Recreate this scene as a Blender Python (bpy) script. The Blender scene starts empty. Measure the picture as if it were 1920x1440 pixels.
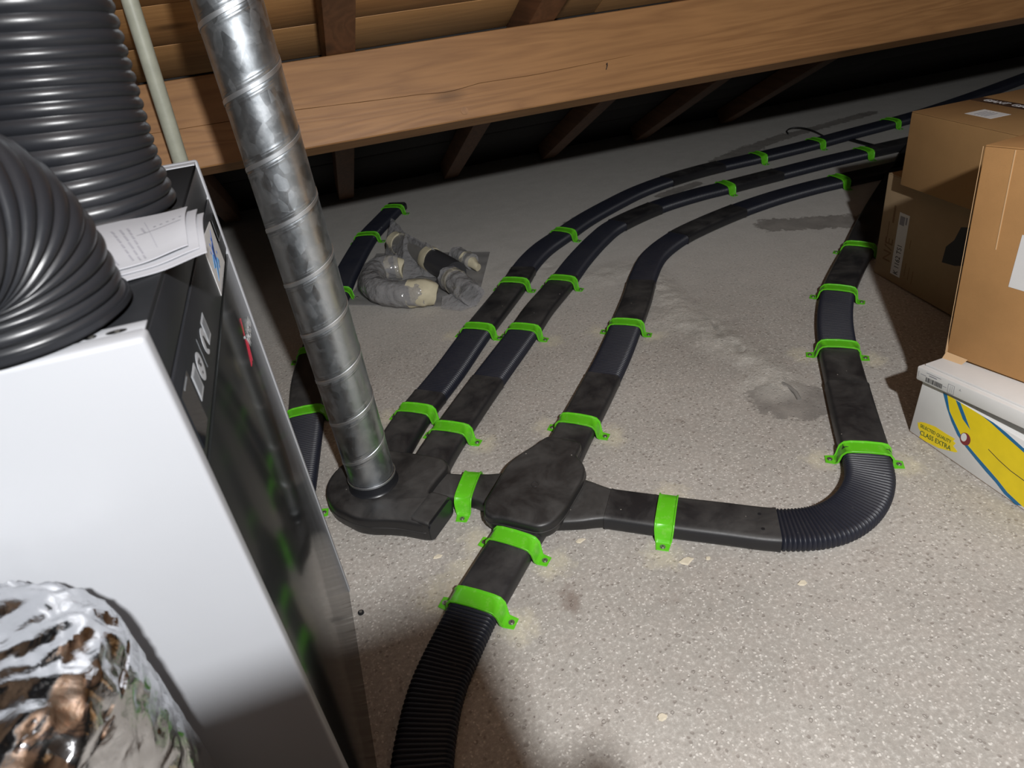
import bpy, bmesh, math, random
import numpy as np
from mathutils import Vector, Matrix, noise
random.seed(7)
S = bpy.context.scene
COL = S.collection

# ------------------------------------------------------------------ camera, world, light, exposure
cam = bpy.data.objects.new('camera', bpy.data.cameras.new('camera'))
COL.objects.link(cam)
cam.matrix_world = Matrix(((0.943248, 0.257767, -0.209378, 0.0),
                           (-0.314690, 0.492388, -0.811495, 0.0),
                           (-0.106081, 0.831330, 0.545561, 1.5),
                           (0, 0, 0, 1)))
cam.data.sensor_width = 36.0
cam.data.lens = 23.625
cam.data.clip_start = 0.02
cam.data.dof.use_dof = True
cam.data.dof.focus_distance = 2.0
cam.data.dof.aperture_fstop = 6.5
S.camera = cam

world = bpy.data.worlds.new('World'); S.world = world
world.use_nodes = True
world.node_tree.nodes['Background'].inputs[0].default_value = (1.0, 0.93, 0.85, 1)
world.node_tree.nodes['Background'].inputs[1].default_value = 0.010

def add_light(name, loc, power, radius, color):
    l = bpy.data.lights.new(name, 'POINT'); l.energy = power; l.shadow_soft_size = radius; l.color = color
    o = bpy.data.objects.new(name, l); COL.objects.link(o); o.location = loc
    return o
add_light('loft_lamp', (0.25, -0.80, 2.29), 350.0, 0.042, (0.985, 0.985, 0.985))

S.view_settings.view_transform = 'Standard'
S.view_settings.look = 'None'
S.view_settings.exposure = 0.22
S.view_settings.gamma = 1.0
S.view_settings.use_curve_mapping = False

# ------------------------------------------------------------------ helpers
def link(o): COL.objects.link(o); return o
def tag(o, label=None, cat=None, group=None, kind=None):
    if label: o['label'] = label
    if cat: o['category'] = cat
    if group: o['group'] = group
    if kind: o['kind'] = kind
    return o
def empty(name, loc=(0, 0, 0), label=None, cat=None, group=None):
    o = bpy.data.objects.new(name, None); o.empty_display_size = 0.05
    link(o); o.location = loc
    return tag(o, label, cat, group)
def mk(name, verts, faces, m, parent=None, smooth=True, local=False):
    """one mesh object; verts in world metres unless local (parents here are never rotated unless local)"""
    me = bpy.data.meshes.new(name)
    if parent is not None and not local:
        off = wloc(parent)
        verts = [(v[0]-off[0], v[1]-off[1], v[2]-off[2]) for v in verts]
    me.from_pydata([tuple(v) for v in verts], [], faces); me.update()
    bm = bmesh.new(); bm.from_mesh(me); bmesh.ops.recalc_face_normals(bm, faces=bm.faces); bm.to_mesh(me); bm.free()
    if smooth:
        me.polygons.foreach_set('use_smooth', [True]*len(me.polygons))
        me.set_sharp_from_angle(angle=math.radians(38))
    if m: me.materials.append(m)
    o = bpy.data.objects.new(name, me); link(o)
    if parent is not None: o.parent = parent
    return o
def wloc(o):
    v = Vector((0, 0, 0))
    while o is not None:
        v += o.location; o = o.parent
    return v
def from_bm(name, bm, m, parent=None, smooth=True):
    bmesh.ops.recalc_face_normals(bm, faces=bm.faces)
    me = bpy.data.meshes.new(name); bm.to_mesh(me); bm.free()
    if parent is not None:
        me.transform(Matrix.Translation(-wloc(parent)))
    if smooth:
        me.polygons.foreach_set('use_smooth', [True]*len(me.polygons))
        me.set_sharp_from_angle(angle=math.radians(38))
    if m: me.materials.append(m)
    o = bpy.data.objects.new(name, me); link(o)
    if parent is not None: o.parent = parent
    return o
def bm_box(bm, M, size, bevel=0.0, seg=2):
    r = bmesh.ops.create_cube(bm, size=1.0, matrix=M @ Matrix.Diagonal((*size, 1)))
    if bevel > 0:
        es = list({e for v in r['verts'] for e in v.link_edges})
        bmesh.ops.bevel(bm, geom=es, offset=bevel, segments=seg, affect='EDGES', profile=0.5)
def box(name, x0, x1, y0, y1, z0, z1, m, parent=None, bevel=0.002):
    bm = bmesh.new()
    bm_box(bm, Matrix.Translation(((x0+x1)/2, (y0+y1)/2, (z0+z1)/2)), (x1-x0, y1-y0, z1-z0), bevel)
    return from_bm(name, bm, m, parent)
def frame(o, ex, ey, ez):
    return Matrix(((ex[0], ey[0], ez[0], o[0]), (ex[1], ey[1], ez[1], o[1]), (ex[2], ey[2], ez[2], o[2]), (0, 0, 0, 1)))
def obox(name, F, a0, a1, b0, b1, c0, c1, m, parent=None, bevel=0.002):
    bm = bmesh.new()
    bm_box(bm, F @ Matrix.Translation(((a0+a1)/2, (b0+b1)/2, (c0+c1)/2)), (a1-a0, b1-b0, c1-c0), bevel)
    return from_bm(name, bm, m, parent)
def plate(name, F, poly, m, parent=None, t=0.0006, lift=0.0):
    """thin flat print: polygon in the a,b plane of F, thickness t along c"""
    n = len(poly)
    vs = [F @ Vector((p[0], p[1], lift)) for p in poly] + [F @ Vector((p[0], p[1], lift+t)) for p in poly]
    fs = [tuple(range(n, 2*n)), tuple(reversed(range(n)))] + [(i, (i+1) % n, n+(i+1) % n, n+i) for i in range(n)]
    return mk(name, vs, fs, m, parent, smooth=False)
def plates(name, F, polys, m, parent=None, t=0.0006, lift=0.0, split=False):
    if split:
        return [plate(name, F, p, m, parent, t, lift) for p in polys]
    vs, fs = [], []
    for poly in polys:
        b = len(vs); n = len(poly)
        vs += [F @ Vector((p[0], p[1], lift)) for p in poly] + [F @ Vector((p[0], p[1], lift+t)) for p in poly]
        fs += [tuple(range(b+n, b+2*n)), tuple(b+i for i in reversed(range(n)))] + [(b+i, b+(i+1) % n, b+n+(i+1) % n, b+n+i) for i in range(n)]
    return mk(name, vs, fs, m, parent, smooth=False)
def rect(a0, a1, b0, b1): return [(a0, b0), (a1, b0), (a1, b1), (a0, b1)]
def text(name, body, F, size, m, parent=None, sx=1.0, lift=0.0004, shear=0.0):
    """lettering lying in the a,b plane of F, centred on its origin"""
    cu = bpy.data.curves.new(name, 'FONT'); cu.body = body; cu.size = size; cu.align_x = 'CENTER'; cu.align_y = 'CENTER'
    cu.extrude = 0.0002; cu.shear = shear; cu.resolution_u = 3
    tmp = bpy.data.objects.new(name, cu); link(tmp)
    dg = bpy.context.evaluated_depsgraph_get()
    me = bpy.data.meshes.new_from_object(tmp.evaluated_get(dg)); bpy.data.objects.remove(tmp)
    me.transform(F @ Matrix.Translation((0, 0, lift)) @ Matrix.Diagonal((sx, 1, 1, 1)))
    if parent is not None: me.transform(Matrix.Translation(-wloc(parent)))
    me.materials.clear(); me.materials.append(m)
    o = bpy.data.objects.new(name, me); link(o)
    if parent is not None: o.parent = parent
    return o
def cyl(name, p, axis, r, h, m, parent=None, n=24, bevel=0.0, r2=None):
    bm = bmesh.new()
    q = Vector(axis).normalized().to_track_quat('Z', 'Y').to_matrix().to_4x4()
    bmesh.ops.create_cone(bm, cap_ends=True, segments=n, radius1=r, radius2=r if r2 is None else r2, depth=h,
                          matrix=Matrix.Translation(Vector(p)) @ q @ Matrix.Translation((0, 0, h/2)))
    if bevel: bmesh.ops.bevel(bm, geom=[e for e in bm.edges if len(e.link_faces) == 2 and e.calc_face_angle(0) > 1.0], offset=bevel, segments=2, affect='EDGES')
    return from_bm(name, bm, m, parent)

def spline(pts, step=0.02, ends=None):
    """Catmull-Rom through pts -> (points, parameter) sampled about every step"""
    P = [np.array(p, float) for p in pts]
    P = [2*P[0]-P[1]] + P + [2*P[-1]-P[-2]]
    out, par = [], []
    for i in range(1, len(P)-2):
        p0, p1, p2, p3 = P[i-1:i+3]
        n = max(2, int(np.linalg.norm(p2-p1)/step))
        for k in range(n):
            t = k/n
            out.append(0.5*((2*p1)+(-p0+p2)*t+(2*p0-5*p1+4*p2-p3)*t*t+(-p0+3*p1-3*p2+p3)*t**3)); par.append(i-1+t)
    out.append(P[-2]); par.append(len(pts)-1.0)
    return np.array(out), np.array(par)
def smooth_path(pts, passes=3):
    p = np.array(pts, float)
    for _ in range(passes):
        q = p.copy(); q[1:-1] = (p[:-2]+2*p[1:-1]+p[2:])/4; p = q
    return p
def rrect(w, h, r, n=4):
    """closed rounded rectangle profile (lateral u, height v), bottom at v = 0"""
    pts = []
    for cx, cy, a0 in ((w/2-r, h-r, 0), (-w/2+r, h-r, 90), (-w/2+r, r, 180), (w/2-r, r, 270)):
        for k in range(n+1):
            a = math.radians(a0+90*k/n); pts.append((cx+r*math.cos(a), cy+r*math.sin(a)))
    return pts

# ------------------------------------------------------------------ materials
def mat(name, base, rough=0.5, metal=0.0, spec=None, coat=0.0):
    m = bpy.data.materials.new(name); m.use_nodes = True
    b = m.node_tree.nodes['Principled BSDF']
    b.inputs['Base Color'].default_value = (*base, 1); b.inputs['Roughness'].default_value = rough
    b.inputs['Metallic'].default_value = metal
    if spec is not None: b.inputs['Specular IOR Level'].default_value = spec
    if coat: b.inputs['Coat Weight'].default_value = coat; b.inputs['Coat Roughness'].default_value = 0.05
    return m
class G:
    """small node-graph helper"""
    def __init__(s, m): s.t = m.node_tree; s.b = s.t.nodes['Principled BSDF']
    def n(s, typ, **kw):
        x = s.t.nodes.new(typ)
        for k, v in kw.items():
            if k in x.inputs.keys(): x.inputs[k].default_value = v
            else: setattr(x, k, v)
        return x
    def l(s, a, b): s.t.links.new(a, b)
    def coord(s, scale=(1, 1, 1), kind='Object', rot=(0, 0, 0)):
        c = s.n('ShaderNodeTexCoord'); mp = s.n('ShaderNodeMapping')
        mp.inputs['Scale'].default_value = scale; mp.inputs['Rotation'].default_value = rot
        s.l(c.outputs[kind], mp.inputs['Vector']); return mp.outputs[0]
    def noise(s, vec, scale, detail=4, rough=0.55, dist=0.0):
        x = s.n('ShaderNodeTexNoise'); x.inputs['Scale'].default_value = scale; x.inputs['Detail'].default_value = detail
        x.inputs['Roughness'].default_value = rough; x.inputs['Distortion'].default_value = dist
        s.l(vec, x.inputs['Vector']); return x.outputs[0]
    def voro(s, vec, scale, feature='F1'):
        x = s.n('ShaderNodeTexVoronoi', feature=feature); x.inputs['Scale'].default_value = scale
        s.l(vec, x.inputs['Vector']); return x
    def ramp(s, fac, stops, interp='LINEAR'):
        x = s.n('ShaderNodeValToRGB'); x.color_ramp.interpolation = interp
        e = x.color_ramp.elements
        while len(e) < len(stops): e.new(0.5)
        for el, (p, c) in zip(e, stops):
            el.position = p; el.color = (*c, 1) if isinstance(c, tuple) else (c, c, c, 1)
        s.l(fac, x.inputs[0]); return x.outputs[0]
    def mix(s, fac, a, b, mode='MIX'):
        x = s.n('ShaderNodeMix', data_type='RGBA', blend_type=mode)
        for v, i in ((fac, 0), (a, 6), (b, 7)):
            if hasattr(v, 'links') or hasattr(v, 'is_linked'): s.l(v, x.inputs[i])
            elif isinstance(v, tuple): x.inputs[i].default_value = (*v, 1)
            else: x.inputs[i].default_value = v
        return x.outputs[2]
    def math(s, op, a, b=0.0):
        x = s.n('ShaderNodeMath', operation=op)
        for v, i in ((a, 0), (b, 1)):
            if hasattr(v, 'is_linked'): s.l(v, x.inputs[i])
            else: x.inputs[i].default_value = v
        return x.outputs[0]
    def attr(s, name):
        x = s.n('ShaderNodeAttribute'); x.attribute_name = name; return x.outputs['Fac']
    def bump(s, h, strength=0.3, dist=0.002, prev=None):
        x = s.n('ShaderNodeBump'); x.inputs['Strength'].default_value = strength; x.inputs['Distance'].default_value = dist
        s.l(h, x.inputs['Height'])
        if prev is not None: s.l(prev, x.inputs['Normal'])
        s.l(x.outputs[0], s.b.inputs['Normal']); return x.outputs[0]
    def base(s, c): s.l(c, s.b.inputs['Base Color'])
    def rough(s, c): s.l(c, s.b.inputs['Roughness'])

def wood(name, c_dark, c_light, axis='x', rough=0.6, scale=1.0, knots=True, con=1.0):
    m = mat(name, c_light, rough); g = G(m)
    st = {'x': (0.22, 3.2, 3.2), 'y': (3.2, 0.22, 3.2), 'z': (3.2, 3.2, 0.22)}[axis]
    oi = g.n('ShaderNodeObjectInfo')
    c = g.n('ShaderNodeTexCoord'); off = g.n('ShaderNodeVectorMath', operation='ADD')
    sc = g.n('ShaderNodeVectorMath', operation='SCALE'); sc.inputs['Scale'].default_value = 37.0
    comb = g.n('ShaderNodeCombineXYZ')
    for i in range(3): g.l(oi.outputs['Random'], comb.inputs[i])
    g.l(comb.outputs[0], sc.inputs[0]); g.l(c.outputs['Object'], off.inputs[0]); g.l(sc.outputs[0], off.inputs[1])
    mp = g.n('ShaderNodeMapping'); mp.inputs['Scale'].default_value = st; g.l(off.outputs[0], mp.inputs['Vector'])
    v = mp.outputs[0]
    big = g.noise(v, 2.2*scale, 3, 0.5, 0.6)
    band = g.n('ShaderNodeMath', operation='PINGPONG'); band.inputs[1].default_value = 0.5
    g.l(g.math('MULTIPLY', big, 9.0), band.inputs[0])
    fine = g.noise(v, 26*scale, 3, 0.6)
    f = g.math('ADD', g.math('MULTIPLY', band.outputs[0], 0.9), g.math('MULTIPLY', fine, 0.6))
    col = g.ramp(f, [(0.15, tuple(a*con+b*(1-con) for a, b in zip(c_dark, c_light))), (0.75, c_light)])
    if knots:
        kv = g.n('ShaderNodeMapping')
        kv.inputs['Scale'].default_value = {'x': (1.3, 4, 4), 'y': (4, 1.3, 4), 'z': (4, 4, 1.3)}[axis]
        g.l(off.outputs[0], kv.inputs['Vector'])
        vo = g.voro(kv.outputs[0], 0.9)
        k = g.ramp(vo.outputs['Distance'], [(0.03, 1.0), (0.11, 0.0)])
        col = g.mix(g.math('MULTIPLY', k, 0.75), col, tuple(x*0.35 for x in c_dark))
    tone = g.noise(off.outputs[0], 1.7, 2)
    col = g.mix(g.ramp(tone, [(0.35, 0.0), (0.7, 0.35)]), col, tuple(x*0.62 for x in c_light), 'MIX')
    g.base(col); g.bump(f, 0.25, 0.0012)
    return m

M = {}
M['purlin'] = wood('M_purlin_wood', (0.17, 0.076, 0.029), (0.335, 0.172, 0.068), 'x', 0.5, 1.0, True, 0.68)
M['board'] = wood('M_board_wood', (0.28, 0.135, 0.048), (0.53, 0.285, 0.11), 'x', 0.6, 1.0, True, 0.5)
M['plug'] = wood('M_plug_wood', (0.16, 0.08, 0.04), (0.36, 0.19, 0.085), 'z', 0.6, 1.0, False)
M['rafter'] = wood('M_rafter_wood', (0.10, 0.045, 0.02), (0.17, 0.078, 0.036), 'y', 0.62)
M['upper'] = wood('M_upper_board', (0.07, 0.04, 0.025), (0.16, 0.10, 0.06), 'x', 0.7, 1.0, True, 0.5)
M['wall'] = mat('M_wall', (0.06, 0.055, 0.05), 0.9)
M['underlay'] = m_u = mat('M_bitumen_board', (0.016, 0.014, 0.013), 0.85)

def m_concrete():
    m = mat('M_concrete', (0.5, 0.46, 0.42), 0.88, spec=0.25); g = G(m)
    v = g.coord()
    blot = g.noise(v, 1.6, 5, 0.6); mid = g.noise(v, 9.0, 5, 0.65); fine = g.noise(v, 85.0, 4, 0.7)
    col = g.ramp(blot, [(0.32, (0.335, 0.315, 0.287)), (0.52, (0.405, 0.382, 0.350)), (0.72, (0.475, 0.448, 0.412))])
    col = g.mix(g.ramp(mid, [(0.42, 0.0), (0.72, 0.55)]), col, (0.41, 0.37, 0.335))
    col = g.mix(g.ramp(fine, [(0.33, 0.5), (0.52, 0.0)]), col, (0.27, 0.25, 0.225))
    col = g.mix(g.ramp(fine, [(0.54, 0.0), (0.70, 0.6)]), col, (0.74, 0.72, 0.68))
    # aggregate: pits and pale grains
    w = g.n('ShaderNodeVectorMath', operation='ADD'); nz = g.n('ShaderNodeTexNoise'); nz.inputs['Scale'].default_value = 40
    sc = g.n('ShaderNodeVectorMath', operation='SCALE'); sc.inputs['Scale'].default_value = 0.012
    g.l(v, nz.inputs['Vector']); g.l(nz.outputs['Color'], sc.inputs[0]); g.l(v, w.inputs[0]); g.l(sc.outputs[0], w.inputs[1])
    vo = g.voro(w.outputs[0], 62.0); vo2 = g.voro(w.outputs[0], 52.0); vo3 = g.voro(w.outputs[0], 110.0)
    sepr = g.n('ShaderNodeSeparateColor'); g.l(vo.outputs['Color'], sepr.inputs[0])
    pit = g.math('MULTIPLY', g.ramp(vo.outputs['Distance'], [(0.16, 1.0), (0.34, 0.0)]), g.ramp(sepr.outputs[0], [(0.62, 0.0), (0.70, 1.0)]))
    sep2 = g.n('ShaderNodeSeparateColor'); g.l(vo2.outputs['Color'], sep2.inputs[0])
    ring = g.math('MULTIPLY', g.ramp(vo2.outputs['Distance'], [(0.16, 0.0), (0.24, 1.0), (0.31, 0.0)]), g.ramp(sep2.outputs[0], [(0.86, 0.0), (0.89, 1.0)]))
    sep3 = g.n('ShaderNodeSeparateColor'); g.l(vo3.outputs['Color'], sep3.inputs[0])
    grain = g.math('MULTIPLY', g.ramp(vo3.outputs['Distance'], [(0.22, 1.0), (0.40, 0.0)]), g.ramp(sep3.outputs[1], [(0.70, 0.0), (0.76, 1.0)]))
    speck = g.math('MULTIPLY', g.ramp(vo3.outputs['Distance'], [(0.20, 1.0), (0.34, 0.0)]), g.ramp(sep3.outputs[2], [(0.90, 0.0), (0.93, 1.0)]))
    smooth_lift = g.attr('smooth')                       # far slab: floated smoother, tint also paled to offset lamp falloff
    inv = g.math('SUBTRACT', 1.0, smooth_lift)
    col = g.mix(g.math('MULTIPLY', smooth_lift, 0.8), col, g.ramp(mid, [(0.3, (0.60, 0.585, 0.55)), (0.7, (0.68, 0.665, 0.63))]))
    dark = g.math('MULTIPLY', g.math('MAXIMUM', g.math('MULTIPLY', pit, 0.55), g.math('MULTIPLY', ring, 0.6)), inv)
    col = g.mix(dark, col, (0.20, 0.17, 0.15))
    col = g.mix(g.math('MULTIPLY', g.math('MULTIPLY', grain, 0.65), inv), col, (0.74, 0.71, 0.66))
    col = g.mix(g.math('MULTIPLY', g.math('MULTIPLY', speck, 0.8), inv), col, (0.16, 0.13, 0.12))
    edge = g.noise(v, 22.0, 5, 0.7)
    def soft(a, lo, hi):
        return g.ramp(g.math('ADD', g.attr(a), g.math('MULTIPLY', g.math('SUBTRACT', edge, 0.5), 1.7)), [(lo, 0.0), (hi, 1.0)])
    col = g.mix(g.math('MULTIPLY', soft('patch', 0.45, 0.56), 0.86), col, g.ramp(mid, [(0.35, (0.185, 0.172, 0.158)), (0.7, (0.30, 0.28, 0.255))]))
    col = g.mix(g.math('MULTIPLY', soft('stain', 0.40, 0.9), 0.7), col, (0.20, 0.155, 0.13))
    col = g.mix(g.math('MULTIPLY', soft('dust', 0.30, 1.0), 0.42), col, (0.72, 0.66, 0.47))
    col = g.mix(g.math('MULTIPLY', g.attr('lump'), 0.42), col, (0.62, 0.60, 0.545))
    g.base(col)
    h = g.math('ADD', g.math('MULTIPLY', fine, 0.5), g.math('MULTIPLY', mid, 0.8))
    h = g.math('SUBTRACT', h, g.math('MULTIPLY', g.math('MULTIPLY', g.math('ADD', pit, ring), 0.6), inv))
    h = g.math('ADD', h, g.math('MULTIPLY', g.math('MULTIPLY', grain, 0.4), inv))
    b1 = g.bump(h, 0.55, 0.004)
    lump = g.math('MULTIPLY', g.noise(v, 30.0, 6, 0.75), g.attr('lump'))
    g.bump(lump, 0.7, 0.014, b1)
    return m
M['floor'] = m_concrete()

def m_black(name, base, rough, dusty, dustcol=(0.060, 0.058, 0.056)):
    m = mat(name, base, rough); g = G(m); v = g.coord()
    n1 = g.noise(v, 7.0, 5, 0.65, 0.4); n2 = g.noise(v, 120.0, 3, 0.6)
    geo = g.n('ShaderNodeNewGeometry'); sp = g.n('ShaderNodeSeparateXYZ'); g.l(geo.outputs['Normal'], sp.inputs[0])
    up = g.ramp(sp.outputs[2], [(0.55, 0.0), (0.95, 1.0)])          # dust settles on upward faces
    d = g.math('MULTIPLY', g.math('MULTIPLY', g.ramp(n1, [(0.36, 0.0), (0.72, 1.0)]), up), dusty)
    col = g.mix(d, base, dustcol)
    vo = g.voro(v, 45.0); se = g.n('ShaderNodeSeparateColor'); g.l(vo.outputs['Color'], se.inputs[0])
    sp1 = g.math('MULTIPLY', g.ramp(vo.outputs['Distance'], [(0.05, 1.0), (0.11, 0.0)]), g.ramp(se.outputs[0], [(0.93, 0.0), (0.95, 1.0)]))
    col = g.mix(g.math('MULTIPLY', g.math('MULTIPLY', sp1, up), min(1.0, dusty*1.0)), col, (0.5, 0.47, 0.42))
    g.base(col)
    g.rough(g.math('ADD', g.math('MULTIPLY', d, 0.25), g.math('ADD', rough-0.05, g.math('MULTIPLY', n2, 0.1))))
    g.bump(n2, 0.08, 0.001)
    return m
M['coupler'] = m_black('M_dusty_black_plastic', (0.017, 0.017, 0.019), 0.42, 1.0)
M['fitting'] = m_black('M_fitting_plastic', (0.018, 0.0175, 0.018), 0.40, 1.15)
M['ribbed'] = m_black('M_ribbed_plastic', (0.011, 0.013, 0.023), 0.48, 0.25)
M['hose'] = m_black('M_hose_plastic', (0.014, 0.015, 0.018), 0.36, 0.25)
M['collar'] = mat('M_collar_plastic', (0.014, 0.015, 0.018), 0.35)
m = mat('M_green_plastic', (0.115, 0.54, 0.015), 0.36); g = G(m); v = g.coord()
g.base(g.mix(g.ramp(g.noise(v, 45, 4, 0.7), [(0.52, 0.0), (0.80, 0.55)]), (0.115, 0.54, 0.015), (0.33, 0.62, 0.14)))
M['green'] = m
M['screw'] = mat('M_screw_steel', (0.42, 0.41, 0.38), 0.4, 0.9)
M['screwdark'] = mat('M_screw_recess', (0.05, 0.05, 0.05), 0.6, 0.5)

def m_galv():
    m = mat('M_galvanised', (0.5, 0.52, 0.54), 0.32, 1.0); g = G(m); v = g.coord()
    vo = g.voro(g.coord((1, 1, 0.6)), 55.0); se = g.n('ShaderNodeSeparateColor'); g.l(vo.outputs['Color'], se.inputs[0])
    n1 = g.noise(v, 16.0, 6, 0.7, 0.3); n2 = g.noise(g.coord((3, 3, 0.6)), 40.0, 4, 0.7)
    col = g.mix(g.ramp(se.outputs[0], [(0.0, 0.0), (1.0, 0.35)]), (0.55, 0.60, 0.645), (0.70, 0.745, 0.785))
    col = g.mix(g.ramp(n1, [(0.50, 0.0), (0.72, 0.55)]), col, (0.82, 0.85, 0.88))
    g.base(col)
    r = g.math('ADD', g.math('MULTIPLY', n1, 0.30), g.math('ADD', 0.16, g.math('MULTIPLY', se.outputs[1], 0.10)))
    g.rough(r); g.bump(n2, 0.025, 0.001)
    return m
M['galv'] = m_galv()
M['seam'] = mat('M_seam_metal', (0.80, 0.84, 0.88), 0.42, 1.0)

def m_plain(name, base, rough, amp=0.04, scale=14.0, bump=0.05, fine=400.0):
    m = mat(name, base, rough); g = G(m); v = g.coord()
    n = g.noise(v, scale, 5, 0.6)
    g.base(g.mix(g.ramp(n, [(0.3, 0.0), (0.7, 1.0)]), tuple(x*(1-amp) for x in base), tuple(min(1, x*(1+amp)) for x in base)))
    if bump: g.bump(g.noise(v, fine, 2), bump, 0.0006)
    return m
M['white'] = m_plain('M_white_powder_coat', (0.335, 0.345, 0.367), 0.42, 0.015, 5, 0.12, 700)
m = mat('M_black_gloss', (0.013, 0.014, 0.014), 0.2, spec=0.22); g = G(m); v = g.coord()
g.rough(g.ramp(g.noise(g.coord((1, 1, 0.25)), 9.0, 5, 0.7), [(0.35, 0.13), (0.75, 0.19)]))
M['gloss'] = m
M['topblack'] = m_plain('M_black_top_plate', (0.016, 0.017, 0.019), 0.36, 0.1, 20, 0.03, 300); M['topblack'].node_tree.nodes['Principled BSDF'].inputs['Specular IOR Level'].default_value = 0.18
M['panelblack'] = m_plain('M_control_strip', (0.020, 0.021, 0.024), 0.30, 0.1, 12, 0.04, 500)
M['matteblack'] = mat('M_black_matte_cover', (0.018, 0.018, 0.019), 0.8, spec=0.0)
for k_, v_ in (('panelblack', 0.16), ('gloss', 0.2)): M[k_].node_tree.nodes['Principled BSDF'].inputs['Specular IOR Level'].default_value = v_
M['gap'] = mat('M_dark_gap', (0.004, 0.004, 0.004), 0.7)
M['screen'] = mat('M_screen_off', (0.012, 0.014, 0.017), 0.05)
M['paper'] = m_plain('M_paper', (0.345, 0.35, 0.375), 0.75, 0.02, 20, 0.05, 300)
M['ink'] = mat('M_ink_grey', (0.26, 0.26, 0.29), 0.8)
M['inkdark'] = mat('M_ink_black', (0.03, 0.03, 0.035), 0.7)
M['label'] = m_plain('M_label_paper', (0.66, 0.66, 0.66), 0.6, 0.02)
M['iconlight'] = mat('M_icon_silver', (0.46, 0.48, 0.51), 0.5)
M['iconmid'] = mat('M_icon_grey', (0.22, 0.235, 0.255), 0.5)
M['blue1'] = mat('M_print_deep_blue', (0.03, 0.11, 0.42), 0.5)
M['blue2'] = mat('M_print_light_blue', (0.09, 0.30, 0.62), 0.5)
M['red'] = mat('M_print_red', (0.55, 0.02, 0.05), 0.4)
M['silver'] = mat('M_print_silver', (0.55, 0.56, 0.57), 0.4)
def m_card(name, base, amp=0.10):
    m = mat(name, base, 0.82, spec=0.2); g = G(m); v = g.coord()
    n = g.noise(v, 6.0, 5, 0.6); fl = g.noise(g.coord((1, 1, 40)), 9.0, 2)
    col = g.mix(g.ramp(n, [(0.3, 0.0), (0.72, 1.0)]), tuple(x*(1-amp) for x in base), tuple(min(1, x*(1+amp*0.6)) for x in base))
    fb = g.noise(v, 260.0, 2); col = g.mix(g.ramp(fb, [(0.5, 0.0), (0.8, 0.25)]), col, tuple(x*0.75 for x in base))
    g.base(col); g.bump(fl, 0.06, 0.001)
    return m
M['card'] = m_card('M_cardboard', (0.46, 0.25, 0.10))
M['cardgrey'] = m_card('M_cardboard_grey', (0.24, 0.205, 0.18))
M['cardedge'] = mat('M_cardboard_cut', (0.56, 0.37, 0.20), 0.85)
M['cardbrown'] = m_card('M_cardboard_brown', (0.31, 0.18, 0.075))
M['cardback'] = m_card('M_cardboard_dull', (0.36, 0.26, 0.155))
M['cardin'] = mat('M_cardboard_inside', (0.20, 0.12, 0.06), 0.9)
M['cardwhite'] = m_plain('M_white_carton', (0.74, 0.74, 0.73), 0.55, 0.03, 12, 0.1, 90)
M['yellow'] = m_plain('M_print_yellow', (0.86, 0.66, 0.012), 0.5, 0.06, 14, 0.0)
M['fruitblue'] = mat('M_print_blue_outline', (0.018, 0.15, 0.33), 0.5)
M['green_ink'] = mat('M_print_dark_green', (0.035, 0.10, 0.03), 0.6)
M['ovalred'] = mat('M_print_maroon', (0.22, 0.028, 0.035), 0.5)
M['tape'] = mat('M_black_tape', (0.012, 0.010, 0.014), 0.3)
M['tapeprint'] = mat('M_tape_print', (0.75, 0.74, 0.76), 0.5)
M['pvc'] = m_plain('M_grey_pvc', (0.36, 0.37, 0.30), 0.45, 0.12, 18, 0.08, 200)
m = mat('M_foil', (0.66, 0.67, 0.69), 0.12, 1.0); g = G(m); v = g.coord()
g.bump(g.noise(v, 38.0, 5, 0.65, 0.8), 0.22, 0.006)
M['foil'] = m
M['foam'] = m_plain('M_grey_foam', (0.25, 0.245, 0.24), 0.6, 0.06, 30, 0.06, 200)
def m_bag():
    m = bpy.data.materials.new('M_clear_plastic'); m.use_nodes = True; t = m.node_tree; t.nodes.clear()
    out = t.nodes.new('ShaderNodeOutputMaterial'); mx = t.nodes.new('ShaderNodeMixShader')
    tr = t.nodes.new('ShaderNodeBsdfTransparent'); tr.inputs[0].default_value = (0.86, 0.86, 0.88, 1)
    df = t.nodes.new('ShaderNodeBsdfPrincipled'); df.inputs['Base Color'].default_value = (0.52, 0.52, 0.53, 1); df.inputs['Roughness'].default_value = 0.10; df.inputs['Specular IOR Level'].default_value = 1.0; df.inputs['Coat Weight'].default_value = 1.0; df.inputs['Coat Roughness'].default_value = 0.05
    c = t.nodes.new('ShaderNodeTexCoord'); nz = t.nodes.new('ShaderNodeTexNoise'); nz.inputs['Scale'].default_value = 30; nz.inputs['Detail'].default_value = 2
    bp = t.nodes.new('ShaderNodeBump'); bp.inputs['Strength'].default_value = 0.9; bp.inputs['Distance'].default_value = 0.016
    t.links.new(c.outputs['Object'], nz.inputs['Vector']); t.links.new(nz.outputs[0], bp.inputs['Height']); t.links.new(bp.outputs[0], df.inputs['Normal'])
    mx.inputs[0].default_value = 0.42
    t.links.new(tr.outputs[0], mx.inputs[1]); t.links.new(df.outputs[0], mx.inputs[2]); t.links.new(mx.outputs[0], out.inputs[0])
    return m
M['bag'] = m_bag()
M['greyplastic'] = m_plain('M_grey_fitting', (0.19, 0.185, 0.175), 0.35, 0.15, 14, 0.05, 100)
M['darkplastic'] = mat('M_dark_fitting', (0.045, 0.045, 0.05), 0.4)
M['cloth'] = m_plain('M_beige_tape', (0.58, 0.53, 0.38), 0.7, 0.08, 30, 0.1, 120)
M['chip'] = m_plain('M_mortar_flake', (0.62, 0.56, 0.44), 0.85, 0.1, 60, 0.1, 200)
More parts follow.
